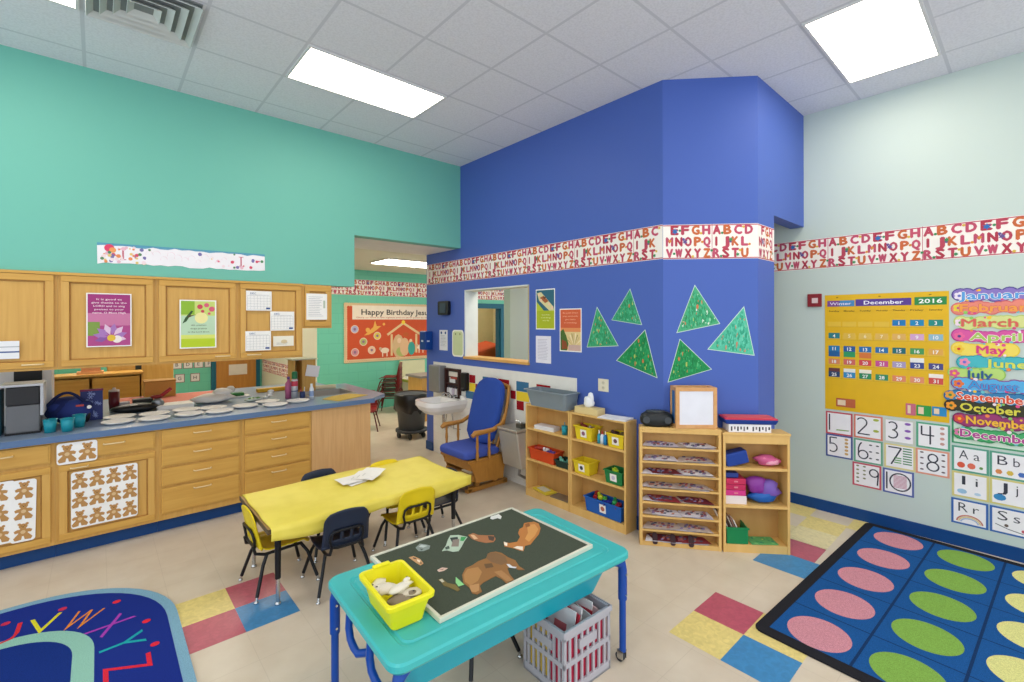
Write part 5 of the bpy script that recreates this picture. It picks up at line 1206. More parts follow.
# ================================================================ children's chairs
LEGM = P('#17181c', .35); YCH = P('#e4c81a', .4); NCH = P('#232c40', .4); RCH = P('#7a2222', .4)
def gridmesh(fn, nx, ny, m, skip=()):
    b = MB(); vs = [fn(-1+2*i/nx, j/ny) for j in range(ny+1) for i in range(nx+1)]
    fs = [(j*(nx+1)+i, j*(nx+1)+i+1, (j+1)*(nx+1)+i+1, (j+1)*(nx+1)+i) for j in range(ny) for i in range(nx) if (i, j) not in skip]
    b.add(vs, fs, m, True); return b
def make_chair(label, m, sh=.30, k=1.0, group='small classroom chairs at the yellow table', LEGM=LEGM, GL=CHROME):
    t = thing('child_chair', label, 'chair', (0, 0, 0), 0, group)
    def seat(u, v):
        w_ = .165*(1-.10*abs(2*v-1)**3)*k; rr = .0
        z = sh + .012*u*u - .014*math.sin(math.pi*min(1, v*1.1))*(1-u*u) - .03*max(0, .15-v)/.15
        if v > .85: z += .03*((v-.85)/.15)**2
        x = u*w_; y = (.17-.33*v)*k
        if abs(u) > .8 and v < .12: y -= .02*(abs(u)-.8)/.2
        return (x, y, z)
    def back(u, v):
        w_ = .158*k*(1-.06*v)
        if v > .75: w_ *= math.sqrt(max(.30, 1-((v-.75)/.25)**2*.42))
        y = -.165*k-.055*v-.02*(1-u*u)*math.sin(math.pi*min(1, v+.15))-.0+.012
        z = sh+.02+.255*v*k-.014*u*u*v
        return (u*w_, y, z)
    gridmesh(seat, 12, 12, m).build('seat', t, world=False, solid=.009)
    slots = {(i, j) for j in (3, 4, 5, 6) for i in (3, 4, 6, 7, 9, 10)}
    gridmesh(back, 14, 14, m, slots).build('backrest', t, world=False, solid=.009)
    # filleted bend between seat and back
    def bend(u, v):
        a = seat(u, 1); c_ = back(u, 0); return (a[0]*(1-v)+c_[0]*v, a[1]*(1-v)+c_[1]*v-.008*math.sin(math.pi*v), a[2]*(1-v)+c_[2]*v)
    gridmesh(bend, 12, 4, m).build('seat_bend', t, world=False, solid=.009)
    b = MB(); y0 = -.19*k
    pts = [(q*k, y0+.006-e, sh+z*k) for q, e, z in ((-.10, 0, .03), (-.112, .006, .08), (-.105, .016, .125), (-.08, .022, .142), (.08, .022, .142), (.105, .016, .125), (.112, .006, .08), (.10, 0, .03), (.06, 0, .022), (-.06, 0, .022))]
    b.tube(pts, .009, LEGM, 8, closed=True); b.build('back_frame', t, world=False)
    b = MB()
    for q in (-1, 1): b.tube([(q*.12*k, .11*k, sh-.028), (q*.12*k, -.13*k, sh-.028), (q*.11*k, -.185*k, sh-.01), (q*.10*k, -.195*k, sh+.04)], .011, LEGM)
    b.build('seat_frame', t, world=False)
    for qx in (-1, 1):
        for qy in (-1, 1):
            b = MB(); p0 = (qx*.12*k, qy*.11*k-.005, sh-.028); p1 = (qx*.185*k, qy*.195*k, .035); pm = (qx*.14*k, qy*.145*k, sh-.09)
            b.tube([p0, pm, p1], .0115, LEGM); l_ = b.build('leg', t, world=False)
            b = MB(); b.cyl(p1, (qx*.189*k, qy*.2*k, .012), .009, GL, n=10); b.lathe([(.001, 0), (.015, 0), (.015, .008), (.009, .014)], (qx*.19*k, qy*.201*k, 0), GL, 12); b.build('foot_glide', l_, world=False)
    return t
cy = make_chair('yellow plastic child chair at the left end of the table', YCH)
cy.location = (.965, 3.585, 0); cy.rotation_euler.z = R(-90+2)
cn = make_chair('dark navy child chair on the near side of the yellow table', NCH)
cn.location = (1.275, 3.30, 0); cn.rotation_euler.z = R(-4)
dup(cy, (1.83, 3.33, 0), R(-3), 'yellow plastic child chair on the near side of the yellow table')
cs = make_chair('dark navy child chair tucked under the right end of the yellow table', NCH, .25, .88)
cs.location = (2.24, 3.55, 0); cs.rotation_euler.z = R(88)
dup(cs, (1.56, 2.06, 0), R(180), 'small black legged child chair pushed under the turquoise sensory table', 'chair under the sensory table')
dup(cn, (1.42, 3.875, 0), R(183), 'navy child chair on the far side whose rounded top shows above the table')
dup(cy, (1.95, 3.755, 0), R(180), 'yellow child chair hidden behind the far side of the yellow table')
# ================================================================ yellow table
TZ = .53
tb = thing('activity_table', 'low rectangular activity table under a yellow plastic cloth', 'table', (1.56, 3.6, 0))
b = MB(); b.box(.80, 2.30, 3.215, 3.985, TZ-.03, TZ-.004, wood('table_top_wood', '#a8834e', '#b8935c', (3, 20, 20))); b.build('tabletop', tb, bevel=.004)
b = MB(); b.box(.796, .80, 3.21, 3.99, TZ-.032, TZ-.002, P('#5a4a34', .5)); b.box(2.30, 2.304, 3.21, 3.99, TZ-.032, TZ-.002, P('#5a4a34', .5)); b.box(.8, 2.3, 3.21, 3.215, TZ-.032, TZ-.002, P('#5a4a34', .5)); b.build('edge_band', tb)
for x in (.875, 2.25):
    for y in (3.285, 3.91):
        b = MB(); b.cyl((x, y, TZ-.03), (x, y, .17), .02, LEGM, r1=.018); l_ = b.build('leg', tb)
        b = MB(); b.cyl((x, y, .18), (x, y, .02), .0135, CHROME); b.lathe([(.001, 0), (.02, 0), (.02, .01), (.012, .022)], (x, y, 0), CHROME, 14); b.build('foot', l_)
# cloth
YC = speckle('yellow_table_cloth', '#e6d24e', '#ecd95a', 6, .5)
b = MB(); nx, ny = 60, 34; random.seed(3); vs = []
X0, X1, Y0_, Y1_ = .812, 2.335, 3.205, 4.03
rough_ = [random.uniform(-.006, .006) for _ in range(nx+1)]
for j in range(ny+1):
    for i in range(nx+1):
        x = X0+(X1-X0)*i/nx; s = j/ny
        L_ = .085+(Y1_-Y0_)+.05; d = s*L_
        w_ = .0022*math.sin(x*9+s*5)+.0015*math.sin(x*23-s*11)
        if d < .085: q = (.085-d); y = Y0_-.004-.004*math.sin(x*14)-.01*(q/.085); z = TZ+.002-q*(1+.25*math.sin(x*7))+0; 
        elif d < .085+(Y1_-Y0_)-.035: y = Y0_+(d-.085); z = TZ+.003+abs(w_)
        else: q = d-(.085+(Y1_-Y0_)-.035); y = 3.995+.006; z = TZ+.002-q*(.8+.5*math.sin(x*11+1)); y += .012*math.sin(x*5)
        if x > 2.305 and d >= .085: z -= .25*(x-2.305)*(1.5-s*1.2)
        if i == nx: x += .012*math.sin(s*9)+(.03 if s < .25 else 0)
        if i == 0: x += .003*math.sin(s*17)
        vs.append((x, y, z))
fs = [(j*(nx+1)+i, j*(nx+1)+i+1, (j+1)*(nx+1)+i+1, (j+1)*(nx+1)+i) for j in range(ny) for i in range(nx)]
b.add(vs, fs, YC, True); b.build('tablecloth', None, 'thin yellow plastic cloth draped over the low activity table', 'tablecloth', solid=.0015)
random.seed(15)
b = MB(Matrix.Translation((1.60, 3.70, TZ+.009)) @ Matrix.Rotation(R(12), 4, 'Z'))
for k, (a, dx, dy) in enumerate(((0, 0, 0), (14, .06, .03), (-10, -.03, .02), (26, .10, -.01))):
    M2 = Matrix.Translation((dx, dy, k*.006)) @ Matrix.Rotation(R(a), 4, 'Z')
    vs = [(x, y, .004+.016*abs(math.sin(x*16+k))*(x > 0) + .004*math.cos(y*20)) for y in (-.09, -.03, .03, .09) for x in (-.13, -.06, 0, .06, .12)]
    b.add(vs, [(j*5+i, j*5+i+1, j*5+i+6, j*5+i+5) for j in range(3) for i in range(4)], P('#efeae4', .7), True, M2)
for k in range(9): b.disc(-.08+.018*k, -.02+.012*(k % 3), .006, P('#a8a89c'), .034, 6)
b.build('napkin_pile', None, 'small pile of crumpled white papers in the middle of the yellow cloth', 'paper')

# ================================================================ water table in front
SA = R(-3.0); SC = (1.49, 1.87)
wt = thing('sensory_table', 'turquoise plastic sensory table with blue tube legs in the foreground', 'table', (SC[0], SC[1], 0), SA)
TQ = P('#3fb3b3', .35, 0, .4); TQ2 = P('#10a2b6', .35, 0, .4); BLT = P('#17489e', .3)
hx, hy = .69, .385; ZT2 = .60
b = MB()
def rr2(e, r_): return rrect(-hx+e, hx-e, -hy+e, hy-e, r_, 6)
def loft(b, rings, m, cap0=True, cap1=True):
    n = len(rings[0][0]); vs = []
    for pts, z in rings: vs += [(x, y, z) for x, y in pts]
    fs = [(i*n+k, i*n+(k+1) % n, (i+1)*n+(k+1) % n, (i+1)*n+k) for i in range(len(rings)-1) for k in range(n)]
    if cap0: fs.append(tuple(range(n))[::-1])
    if cap1: fs.append(tuple(range((len(rings)-1)*n, len(rings)*n)))
    b.add(vs, fs, m)
loft(b, [(rr2(.012, .05), ZT2-.045), (rr2(0, .06), ZT2-.03), (rr2(0, .06), ZT2-.008), (rr2(.008, .055), ZT2), (rr2(.075, .05), ZT2), (rr2(.082, .05), ZT2-.006), (rr2(.094, .045), ZT2-.006), (rr2(.10, .04), ZT2+.001)], TQ, True, True)
b.build('lid', wt, world=False)
b = MB()
loft(b, [(rr2(.16, .05), .36), (rr2(.13, .06), .38), (rr2(.075, .05), ZT2-.05), (rr2(.075, .05), ZT2-.045)], TQ2)
b.build('tub', wt, world=False)
for qx in (-1, 1):
    for qy in (-1, 1):
        b = MB(); x, y = qx*(hx-.045), qy*(hy-.035)
        if qx < 0: x = -hx+.035
        b.tube([(x-qx*.05, y-qy*.02, ZT2-.05), (x-qx*.005, y, ZT2-.065), (x, y, ZT2-.10), (x, y, .34)], .024, BLT, 12); l_ = b.build('leg', wt, world=False)
        b = MB(); b.cyl((x, y, .36), (x, y, .06), .018, BLT, n=12); b.build('lower_leg', l_, world=False)
        b = MB()
        for z in (.48, .37): b.cyl((x, y-.028, z), (x, y+.028, z), .006, CHROME, n=8)
        b.build('bolt', l_, world=False)
        b = MB(); b.cyl((x-.012, y+.015, .025), (x+.012, y+.015, .025), .025, P('#3a3a3c', .5), n=16); b.cyl((x-.016, y+.015, .025), (x+.016, y+.015, .025), .010, CHROME, n=12)
        b.box(x-.018, x-.014, y-.012, y+.025, .02, .065, CHROME); b.box(x+.014, x+.018, y-.012, y+.025, .02, .065, CHROME); b.box(x-.018, x+.018, y-.012, y+.02, .058, .066, CHROME)
        b.build('caster', l_, world=False)
for y0 in (.02, -.22):
    b = MB(); x = -hx+.03
    b.tube([(x, y0+.11, ZT2-.045), (x-.005, y0+.11, ZT2-.12), (x-.005, y0+.09, ZT2-.16), (x-.005, y0+.05, ZT2-.175), (x-.005, y0-.0, ZT2-.175), (x+.03, y0-.02, ZT2-.175)], .016, BLT, 10); b.build('handle', wt, world=False)
# felt board
fb = thing('felt_board', 'dark green felt board with a cream frame lying on the turquoise table', 'board', (1.535, 1.955, ZT2+.002), R(-1))
bw, bh = .485, .34
b = MB(); b.box(-bw+.012, bw-.012, -bh+.012, bh-.012, .002, .016, carpet('#4b5246')); b.build('felt_panel', fb, world=False)
b = MB()
for a in ((-bw, bw, -bh, -bh+.016), (-bw, bw, bh-.016, bh), (-bw, -bw+.016, -bh+.016, bh-.016), (bw-.016, bw, -bh+.016, bh-.016)): b.box(*a, 0, .022, P('#d6d4c2', .45))
b.build('frame', fb, world=False, bevel=.002)
FZ = ZT2+.002+.0165
CUTS = [
 ('mammoth_cutout', 'large brown mammoth cutout with curved tusk on the felt board', [('#93683c', [(1.309,1.838),(1.357,1.877),(1.399,1.877),(1.444,1.888),(1.492,1.884),(1.545,1.918),(1.574,1.905),(1.588,1.873),(1.584,1.814),(1.591,1.769),(1.567,1.713),(1.565,1.671),(1.541,1.692),(1.542,1.736),(1.512,1.739),(1.484,1.692),(1.467,1.639),(1.439,1.642),(1.42,1.641),(1.428,1.685),(1.423,1.723),(1.387,1.722),(1.342,1.718),(1.316,1.709),(1.295,1.665),(1.265,1.662),(1.255,1.685),(1.271,1.728),(1.274,1.779)]), ('#ad7f4c', [(1.314,1.833),(1.359,1.864),(1.409,1.843),(1.396,1.794),(1.335,1.746),(1.284,1.738),(1.284,1.781)]), ('#b98c5c', [(1.28,1.741),(1.324,1.724),(1.29,1.68),(1.268,1.68),(1.259,1.697)]), ('#806040', [(1.531,1.917),(1.568,1.897),(1.579,1.832),(1.548,1.781),(1.508,1.779),(1.489,1.834),(1.492,1.884)]), ('#a87c4e', [(1.439,1.756),(1.476,1.742),(1.467,1.673),(1.458,1.642),(1.432,1.648),(1.435,1.701)]), ('#6a5034', [(1.448,1.845),(1.483,1.826),(1.467,1.791),(1.43,1.807)]), ('#dcdce0', [(1.532,1.77),(1.521,1.735),(1.538,1.71),(1.552,1.714),(1.539,1.733),(1.543,1.76)])]),
 ('lion_cutout', 'orange brown lion cutout near the far right of the felt board', [('#b9793f', [(1.881,2.022),(1.922,2.057),(1.953,2.047),(1.981,2.033),(1.984,1.994),(1.949,1.943),(1.889,1.896),(1.829,1.869),(1.767,1.839),(1.734,1.848),(1.688,1.811),(1.677,1.833),(1.671,1.866),(1.647,1.918),(1.676,1.96),(1.69,1.927),(1.732,1.91),(1.784,1.942),(1.808,1.985),(1.848,2.017)]), ('#d09654', [(1.917,2.025),(1.961,2.004),(1.93,1.943),(1.854,1.895),(1.78,1.866),(1.788,1.906),(1.85,1.947)]), ('#ece0d0', [(1.672,1.874),(1.698,1.872),(1.718,1.847),(1.688,1.817)]), ('#ece0d0', [(1.678,1.959),(1.682,1.934),(1.657,1.908),(1.654,1.928)]), ('#8f5a30', [(1.917,2.043),(1.948,2.041),(1.923,2.002),(1.89,2.006)])]),
 ('tiger_picture', 'green and white tiger picture cutout on the left half of the board', [('#b4c6b2', [(1.501,2.222),(1.539,2.194),(1.562,2.141),(1.522,2.114),(1.479,2.077),(1.432,2.042),(1.405,2.057),(1.39,2.091),(1.366,2.101),(1.414,2.136),(1.46,2.186)]), ('#36403c', [(1.481,2.198),(1.521,2.178),(1.491,2.127),(1.454,2.129)]), ('#8c8076', [(1.48,2.167),(1.515,2.151),(1.459,2.081),(1.429,2.107)]), ('#3f9a5a', [(1.535,2.166),(1.559,2.143),(1.515,2.114),(1.504,2.13)]), ('#46564a', [(1.398,2.121),(1.426,2.125),(1.411,2.094),(1.388,2.098)])]),
 ('ferret_cutout', 'brown and cream ferret cutout near the top middle of the board', [('#a8704a', [(1.58,2.157),(1.616,2.158),(1.622,2.12),(1.652,2.086),(1.685,2.056),(1.666,2.016),(1.636,1.996),(1.597,2.016),(1.576,2.06),(1.568,2.104)]), ('#dcb48c', [(1.589,2.15),(1.605,2.135),(1.593,2.082),(1.572,2.091)]), ('#4c4038', [(1.656,2.073),(1.68,2.041),(1.639,2.003),(1.63,2.032)])]),
 ('dog_cutout', 'small white dog cutout near the far edge of the felt board', [('#dededa', [(1.835,2.267),(1.871,2.263),(1.894,2.262),(1.885,2.222),(1.856,2.198),(1.854,2.223),(1.839,2.225),(1.817,2.226),(1.814,2.247)])]),
 ('grey_animal_cutout', 'grey and white small animal cutout at the left of the felt board', [('#87928c', [(1.28,2.227),(1.319,2.251),(1.339,2.224),(1.351,2.193),(1.329,2.168),(1.293,2.167),(1.273,2.184)]), ('#bcc6c2', [(1.297,2.226),(1.321,2.234),(1.338,2.201),(1.311,2.199)]), ('#505a54', [(1.29,2.203),(1.304,2.185),(1.287,2.177)])]),
 ('fish_cutout', 'tiny pale fish cutout left of the mammoth', [('#d8b8a8', [(1.243,1.956),(1.274,1.96),(1.292,1.936),(1.266,1.93),(1.242,1.937)]), ('#9a6a5a', [(1.252,1.952),(1.276,1.945),(1.265,1.938)])]),
 ('leopard_cutout', 'spotted orange cub cutout behind the yellow basket', [('#c89a6a', [(1.201,2.159),(1.227,2.154),(1.236,2.101),(1.227,2.057),(1.206,2.05),(1.202,2.092)]), ('#5a4030', [(1.216,2.145),(1.225,2.131),(1.221,2.114),(1.212,2.128)]), ('#f0dcc4', [(1.223,2.112),(1.229,2.089),(1.215,2.075),(1.214,2.097)]), ('#5a4030', [(1.215,2.075),(1.224,2.067),(1.213,2.057)])]),
 ('lizard_cutout', 'brown lizard with a green leaf cutout in front of the mammoth', [('#7a6a3c', [(1.199,1.879),(1.221,1.878),(1.217,1.83),(1.238,1.79),(1.231,1.744),(1.215,1.741),(1.203,1.794),(1.193,1.819),(1.201,1.856)]), ('#8fd08c', [(1.276,1.844),(1.268,1.762),(1.239,1.768),(1.247,1.803)]), ('#c8c4b0', [(1.203,1.876),(1.217,1.872),(1.213,1.845),(1.201,1.847)])]),
]
for nm_, lb_, parts_ in CUTS:
    b = MB()
    for k, (h, pts) in enumerate(parts_):
        if k == 0: b.prism(pts[::-1], FZ, FZ+.002, P(h, .7))
        else: b.poly(pts[::-1], P(h, .7), FZ+.0021+k*.0001)
    b.build(nm_, None, lb_, 'felt cutout')
# yellow basket on the table
b0 = thing('storage_basket', 'bright yellow plastic basket on the turquoise table corner', 'basket', (.955, 1.83, ZT2+.001), R(-4))
b = MB(); YBR = P('#e9df1e', .35); h = .122
def rg_(ax, ay, z, r_): return [(x, y, z) for x, y in rrect(-ax, ax, -ay, ay, r_, 4)]
rings = [rg_(.066, .125, 0, .02), rg_(.092, .155, h-.02, .02), rg_(.105, .168, h-.02, .025), rg_(.107, .17, h-.004, .025), rg_(.104, .167, h, .025), rg_(.090, .153, h, .02), rg_(.070, .130, .005, .02)]
n = len(rings[0]); vs = [p for r_ in rings for p in r_]
fs = [tuple(range(n))[::-1]]+[(i*n+k, i*n+(k+1) % n, (i+1)*n+(k+1) % n, (i+1)*n+k) for i in range(len(rings)-1) for k in range(n)]+[tuple(range(6*n, 7*n))]
b.add(vs, fs, YBR); b.build('body', b0, world=False)
b = MB(); b.box(-.04, .04, .15, .172, h-.002, h+.012, YBR); b.build('handle', b0, world=False, bevel=.005)
random.seed(41)
for k, (x, y, z, h_, s) in enumerate(((.93, 1.88, .06, '#ddd4c4', 'cream felt animal scrap on the left in the yellow basket'), (.97, 1.82, .075, '#e6dfd0', 'white felt animal scrap in the middle of the yellow basket'), (1.0, 1.78, .06, '#cfc6b4', 'pale felt scrap at the right inside the yellow basket'), (.95, 1.77, .055, '#8a7c68', 'brown felt scrap at the front inside the yellow basket'), (.92, 1.93, .055, '#e4dccb', 'cream felt scrap at the back inside the yellow basket'))):
    b = MB(Matrix.Translation((x, y, ZT2+z+.022)) @ Matrix.Rotation(random.uniform(0, 6), 4, 'Z') @ Matrix.Rotation(random.uniform(-.4, .4), 4, 'X'))
    b.blob((0, 0, 0), .058, .036, .014, P(h_, .7), 12, 6, .25); b.blob((.045, .01, .01), .02, .016, .012, P(h_, .7), 8, 5, .2); b.disc(.05, .01, .005, P('#3a3a3a'), .0235, 6); b.disc(0, 0, .012, P('#5a6a60'), .0125, 6)
    b.build('felt_scrap', None, s, 'felt scrap', 'felt scraps in the yellow basket')
# ================================================================ milk crate
cr_ = thing('milk_crate', 'grey plastic milk crate with a red lining under the table', 'crate', (1.86, 1.66, 0), R(-2)); GC = P('#b0aeb6', .4)
cw, cd, chh = .175, .15, .33
b = MB()
def wallp(M, w_, slots=True):
    # lattice wall in local (u: -w..w, v: 0..h, thickness 0..-.012)
    for z0, z1 in ((0, .045), (.15, .175), (.285, .33)): b.box(-w_, w_, z0, z1, -.012, 0, GC, M)
    n = 8
    for k in range(n+1):
        u = -w_+2*w_*k/n
        wd = .007 if 0 < k < n else .018
        b.box(max(-w_, u-wd), min(w_, u+wd), .045, .285, -.011, -.001, GC, M)
    b.box(-.065, .065, .205, .25, -.012, .001, GC, M)
wallp(frame((0, -cd, 0), (1, 0, 0), (0, 0, 1)), cw); wallp(frame((0, cd, 0), (-1, 0, 0), (0, 0, 1)), cw)
wallp(frame((-cw, 0, 0), (0, -1, 0), (0, 0, 1)), cd); wallp(frame((cw, 0, 0), (0, 1, 0), (0, 0, 1)), cd)
b.box(-cw, cw, -cd, cd, 0, .012, GC); b.build('lattice_body', cr_, world=False)
b = MB()
for a in ((-cw-.008, cw+.008, -cd-.008, -cd), (-cw-.008, cw+.008, cd, cd+.008), (-cw-.008, -cw, -cd, cd), (cw, cw+.008, -cd, cd)): b.box(*a, .305, .335, GC)
b.build('rim', cr_, world=False, bevel=.002)
CRW = W[cr_.name]
b = MB(CRW); RD = P('#c02a4a', .5); c1_, d1_ = cw-.016, cd-.016
for a in ((-c1_, c1_, -d1_, -d1_+.004, .014, .27), (-c1_, c1_, d1_-.004, d1_, .014, .27), (-c1_, -c1_+.004, -d1_, d1_, .014, .27), (c1_-.004, c1_, -d1_, d1_, .014, .27), (-c1_, c1_, -d1_, d1_, .013, .016)): b.box(*a, RD)
b.build('red_liner', None, 'crimson red box liner inside the grey milk crate', 'liner')
random.seed(14)
for k in range(7):
    h_ = ('#e4dfe0', '#c83a4a', '#eae6e6', '#d8d0d0', '#b83040', '#efeaea', '#e0b8b8')[k]
    b = MB(CRW @ Matrix.Translation((-.12+k*.036, random.uniform(-.03, .02), .02)) @ Matrix.Rotation(R(random.uniform(-14, 14)), 4, 'Z') @ Matrix.Rotation(R(random.uniform(6, 16)), 4, 'Y'))
    b.box(-.004, .004, -.085, .085, 0, .30+random.uniform(-.02, .05), P(h_, .6)); b.rect(-.04, .04, .2, .27, P('#c86a70' if k % 2 == 0 else '#e8d8d8', .6), 0, M=frame((-.0046, 0, 0), (0, -1, 0), (0, 0, 1)))
    b.build('booklet', None, ('pale', 'red', 'white', 'light grey', 'dark red', 'bright white', 'pink')[k]+' booklet standing in the grey milk crate', 'booklet', 'booklets in the milk crate')
b = MB(CRW); b.box(-c1_-.003, -c1_-.001, -.02, d1_, .02, .27, P('#c8a82c', .5)); b.build('yellow_folder', None, 'yellow folder standing against the left side of the milk crate', 'folder')

# ================================================================ glider rocker
gl = thing('glider_chair', 'oak glider rocking chair with royal blue cushions by the sink', 'rocking chair', (3.12, 4.2, 0)); CB = P('#27479a', .85); CB2 = P('#3f52a4', .85)
b = MB(); sec = rrect(2.86, 3.36, 3.95, 4.49, .07, 5)
loft(b, [([((x-3.11)*.94+3.11, (y-4.22)*.94+4.22) for x, y in sec], .365), (sec, .385), (sec, .435), ([((x-3.11)*.95+3.11, (y-4.22)*.95+4.22) for x, y in sec], .457), ([((x-3.11)*.7+3.11, (y-4.22)*.7+4.22) for x, y in sec], .466)], CB2)
b.build('seat_cushion', gl, sub=1)
# back cushion: tapered rounded pad leaning back
BF = frame((3.24, 4.22, .44), (0, -1, 0), (.21, 0, .72)); b = MB(BF)
pr = [(-.24, 0), (-.25, .2), (-.262, .45), (-.255, .62), (-.21, .72), (-.11, .765), (0, .775), (.11, .765), (.21, .72), (.255, .62), (.262, .45), (.25, .2), (.24, 0)]
def sc_(p, s): return [(x*s, .37+(y-.37)*s) for x, y in p]
loft(b, [(sc_(pr, .93)[::-1], -.04), (pr[::-1], -.02), (pr[::-1], .025), (sc_(pr, .93)[::-1], .05), (sc_(pr, .6)[::-1], .06)], CB)
b.build('back_cushion', gl, sub=1)
b = MB(BF)
for u in (-.27, .265): b.tube([(u*.86, -.16, -.06), (u*.95, .2, -.075), (u*.95, .5, -.075), (u*.86, .70, -.07)], .019, ROCKW, 8)
b.tube([(-.232, .70, -.07), (-.1, .72, -.075), (.1, .72, -.075), (.228, .70, -.07)], .02, ROCKW, 8)
for u in (-.16, -.08, 0, .08, .16): b.tube([(u, -.05, -.07), (u, .70, -.075)], .009, ROCKW, 6)
b.build('back_frame', gl)
for y, q in ((3.93, -1), (4.51, 1)):
    b = MB(); b.tube([(2.93, y, .63), (2.97, y, .655), (3.1, y, .655), (3.22, y, .66), (3.34, y, .71), (3.40, y-q*.01, .80)], [.022, .03, .026, .024, .022, .018], ROCKW, 10); a_ = b.build('arm', gl)
    b = MB()
    for x in (3.0, 3.16): b.lathe([(.014, 0), (.019, .05), (.012, .10), (.017, .15), (.013, .22), (.014, .29)], (x, y, .36), ROCKW, 12)
    b.build('spindle', a_)
b = MB(); b.box(2.90, 3.40, 3.95, 4.49, .335, .366, ROCKW); b.build('seat_frame', gl, bevel=.006)
for y in (3.955, 4.465):
    b = MB(frame((0, y+.012, 0), (1, 0, 0), (0, 0, 1))); b.prism([(2.91, .34), (2.97, .22), (3.0, .12), (3.37, .10), (3.385, .2), (3.42, .34)], 0, .022, ROCKW); b.build('side_panel', gl, bevel=.004)
b = MB(); b.box(2.96, 2.99, 3.97, 4.47, .13, .20, ROCKW); b.box(2.94, 2.96, 3.97, 4.47, .25, .32, ROCKW); b.build('front_rail', gl, bevel=.004)
b = MB()
for y in (4.05, 4.39): b.box(2.94, 3.50, y-.03, y+.03, .0, .05, ROCKW); b.box(3.05, 3.11, y-.02, y+.02, .05, .14, ROCKW); b.box(3.3, 3.36, y-.02, y+.02, .05, .14, ROCKW)
b.box(2.95, 3.0, 4.02, 4.42, .01, .045, ROCKW); b.box(3.43, 3.48, 4.02, 4.42, .01, .045, ROCKW); b.build('glider_base', gl, bevel=.005)
b = MB(); b.box(2.86, 2.93, 4.0, 4.46, .06, .12, P('#4a3424', .4)); b.build('foot_bar', gl, bevel=.006)

# ================================================================ trash can and far room
tc_ = thing('trash_can', 'grey round trash can lined with a black bag on a wheeled dolly', 'trash can', (3.74, 6.62, 0)); GT = P('#5c5f62', .5); X_, Y_ = 3.74, 6.62
b = MB(); b.lathe([(.001, .13), (.20, .13), (.245, .66), (.255, .66), (.258, .69), (.235, .69), (.19, .15), (.001, .15)], (X_, Y_, 0), GT, 30); b.build('barrel', tc_)
b = MB(); random.seed(2); n = 36; vs = []
for z, r_, j in ((.70, .24, 0), (.705, .262, .004), (.68, .272, .008), (.55, .275, .014), (.46, .262, .02), (.42, .25, .03)):
    for k in range(n): q = r_+random.uniform(-j, j); vs.append((X_+q*math.cos(2*math.pi*k/n), Y_+q*math.sin(2*math.pi*k/n), z+(random.uniform(-.035, .035) if z < .43 else 0)))
b.add(vs, [(i*n+k, i*n+(k+1) % n, (i+1)*n+(k+1) % n, (i+1)*n+k) for i in range(5) for k in range(n)], P('#151617', .3, 0, .6), True); b.build('bag_liner', tc_)
b = MB(); b.lathe([(.001, .10), (.25, .10), (.25, .135), (.001, .135)], (X_, Y_, 0), P('#3a3c3e', .5), 28); d_o = b.build('dolly', tc_)
for a in range(5):
    b = MB(); cx, cy__ = X_+.2*math.cos(a*1.257+.3), Y_+.2*math.sin(a*1.257+.3); b.cyl((cx-.015, cy__, .045), (cx+.015, cy__, .045), .045, BLACK, n=14); b.cyl((cx, cy__, .05), (cx, cy__, .1), .012, CHROME, n=8); b.build('caster', d_o)
# bulletin board
bb = thing('bulletin_board', 'red bulletin board reading Happy Birthday Jesus with a paper stable scene', 'bulletin board', (4.6, 9.24, 1.0))
BM_ = FY(3.70, 9.248, 1.0); L_b, H_b = 2.35, 1.215
b = MB(BM_); b.box(.03, L_b-.03, .03, H_b-.03, 0, .01, P('#c4502c', .7)); b.build('red_panel', bb)
b = MB(BM_); SCL = P('#e0c49a', .7); n = 52
for k in range(n):
    x = L_b*(k+.5)/n; 
    for y in (.03, H_b-.03): b.disc(x, y, L_b/n*.62, SCL, .012, 10, ry=.038)
    b.disc(x, .03, .007, P('#a8683c'), .0125, 6)
for k in range(27):
    y = H_b*(k+.5)/27
    for x in (.03, L_b-.03): b.disc(x, y, .038, SCL, .0122, 10, ry=.028)
b.build('scalloped_border', bb)
b = MB(BM_); b.rect(.17, 2.2, .88, 1.17, P('#e9dccb', .7), .013); b.text('Happy Birthday Jesus', 1.19, .98, .115, P('#4a4440'), .014, w=1.66, off=.02); b.text('Glory to God in the highest and on earth peace to all people', 1.2, .91, .028, P('#b0583c'), .014, w=1.9); b.build('title_banner', bb)
for k, (x, y, h_, s) in enumerate(((.22, .68, '#a8a8cc', 'lilac'), (.405, .42, '#a8b068', 'olive'), (.225, .21, '#c88a98', 'pink'), (.585, .24, '#e0b89c', 'cream'), (.71, .535, '#d8c050', 'yellow'))):
    b = MB(BM_); b.disc(x, y, .085, P('#e0c8b0', .7), .0125, 14); b.disc(x, y, .07, P(h_, .7), .0135, 10); b.disc(x, y, .03, P('#8a6a88', .7), .0145, 8); b.build('paper_ornament', bb, s+' ornament')
b = MB(BM_); AG = P('#e0a850', .7); b.poly([(.42, .55), (.62, .72), (.66, .86), (.70, .74), (.80, .74), (.72, .68), (.64, .62), (.52, .56)], AG, .0125); b.disc(.86, .78, .03, AG, .013, 8); b.disc(.5, .66, .05, AG, .013, 8); b.disc(2.05, .76, .035, AG, .013, 8); b.poly([(2.13, .7), (2.2, .84), (2.25, .74)], AG, .013); b.build('angel', bb)
b = MB(BM_); TN = P('#d8bc8c', .7)
for p_, q_ in (((.94, .55), (1.32, .80)), ((1.32, .80), (1.74, .55)), ((1.04, .56), (1.04, .1)), ((1.64, .56), (1.64, .14))): stroke(b, [p_, q_], .05, TN, .0128)
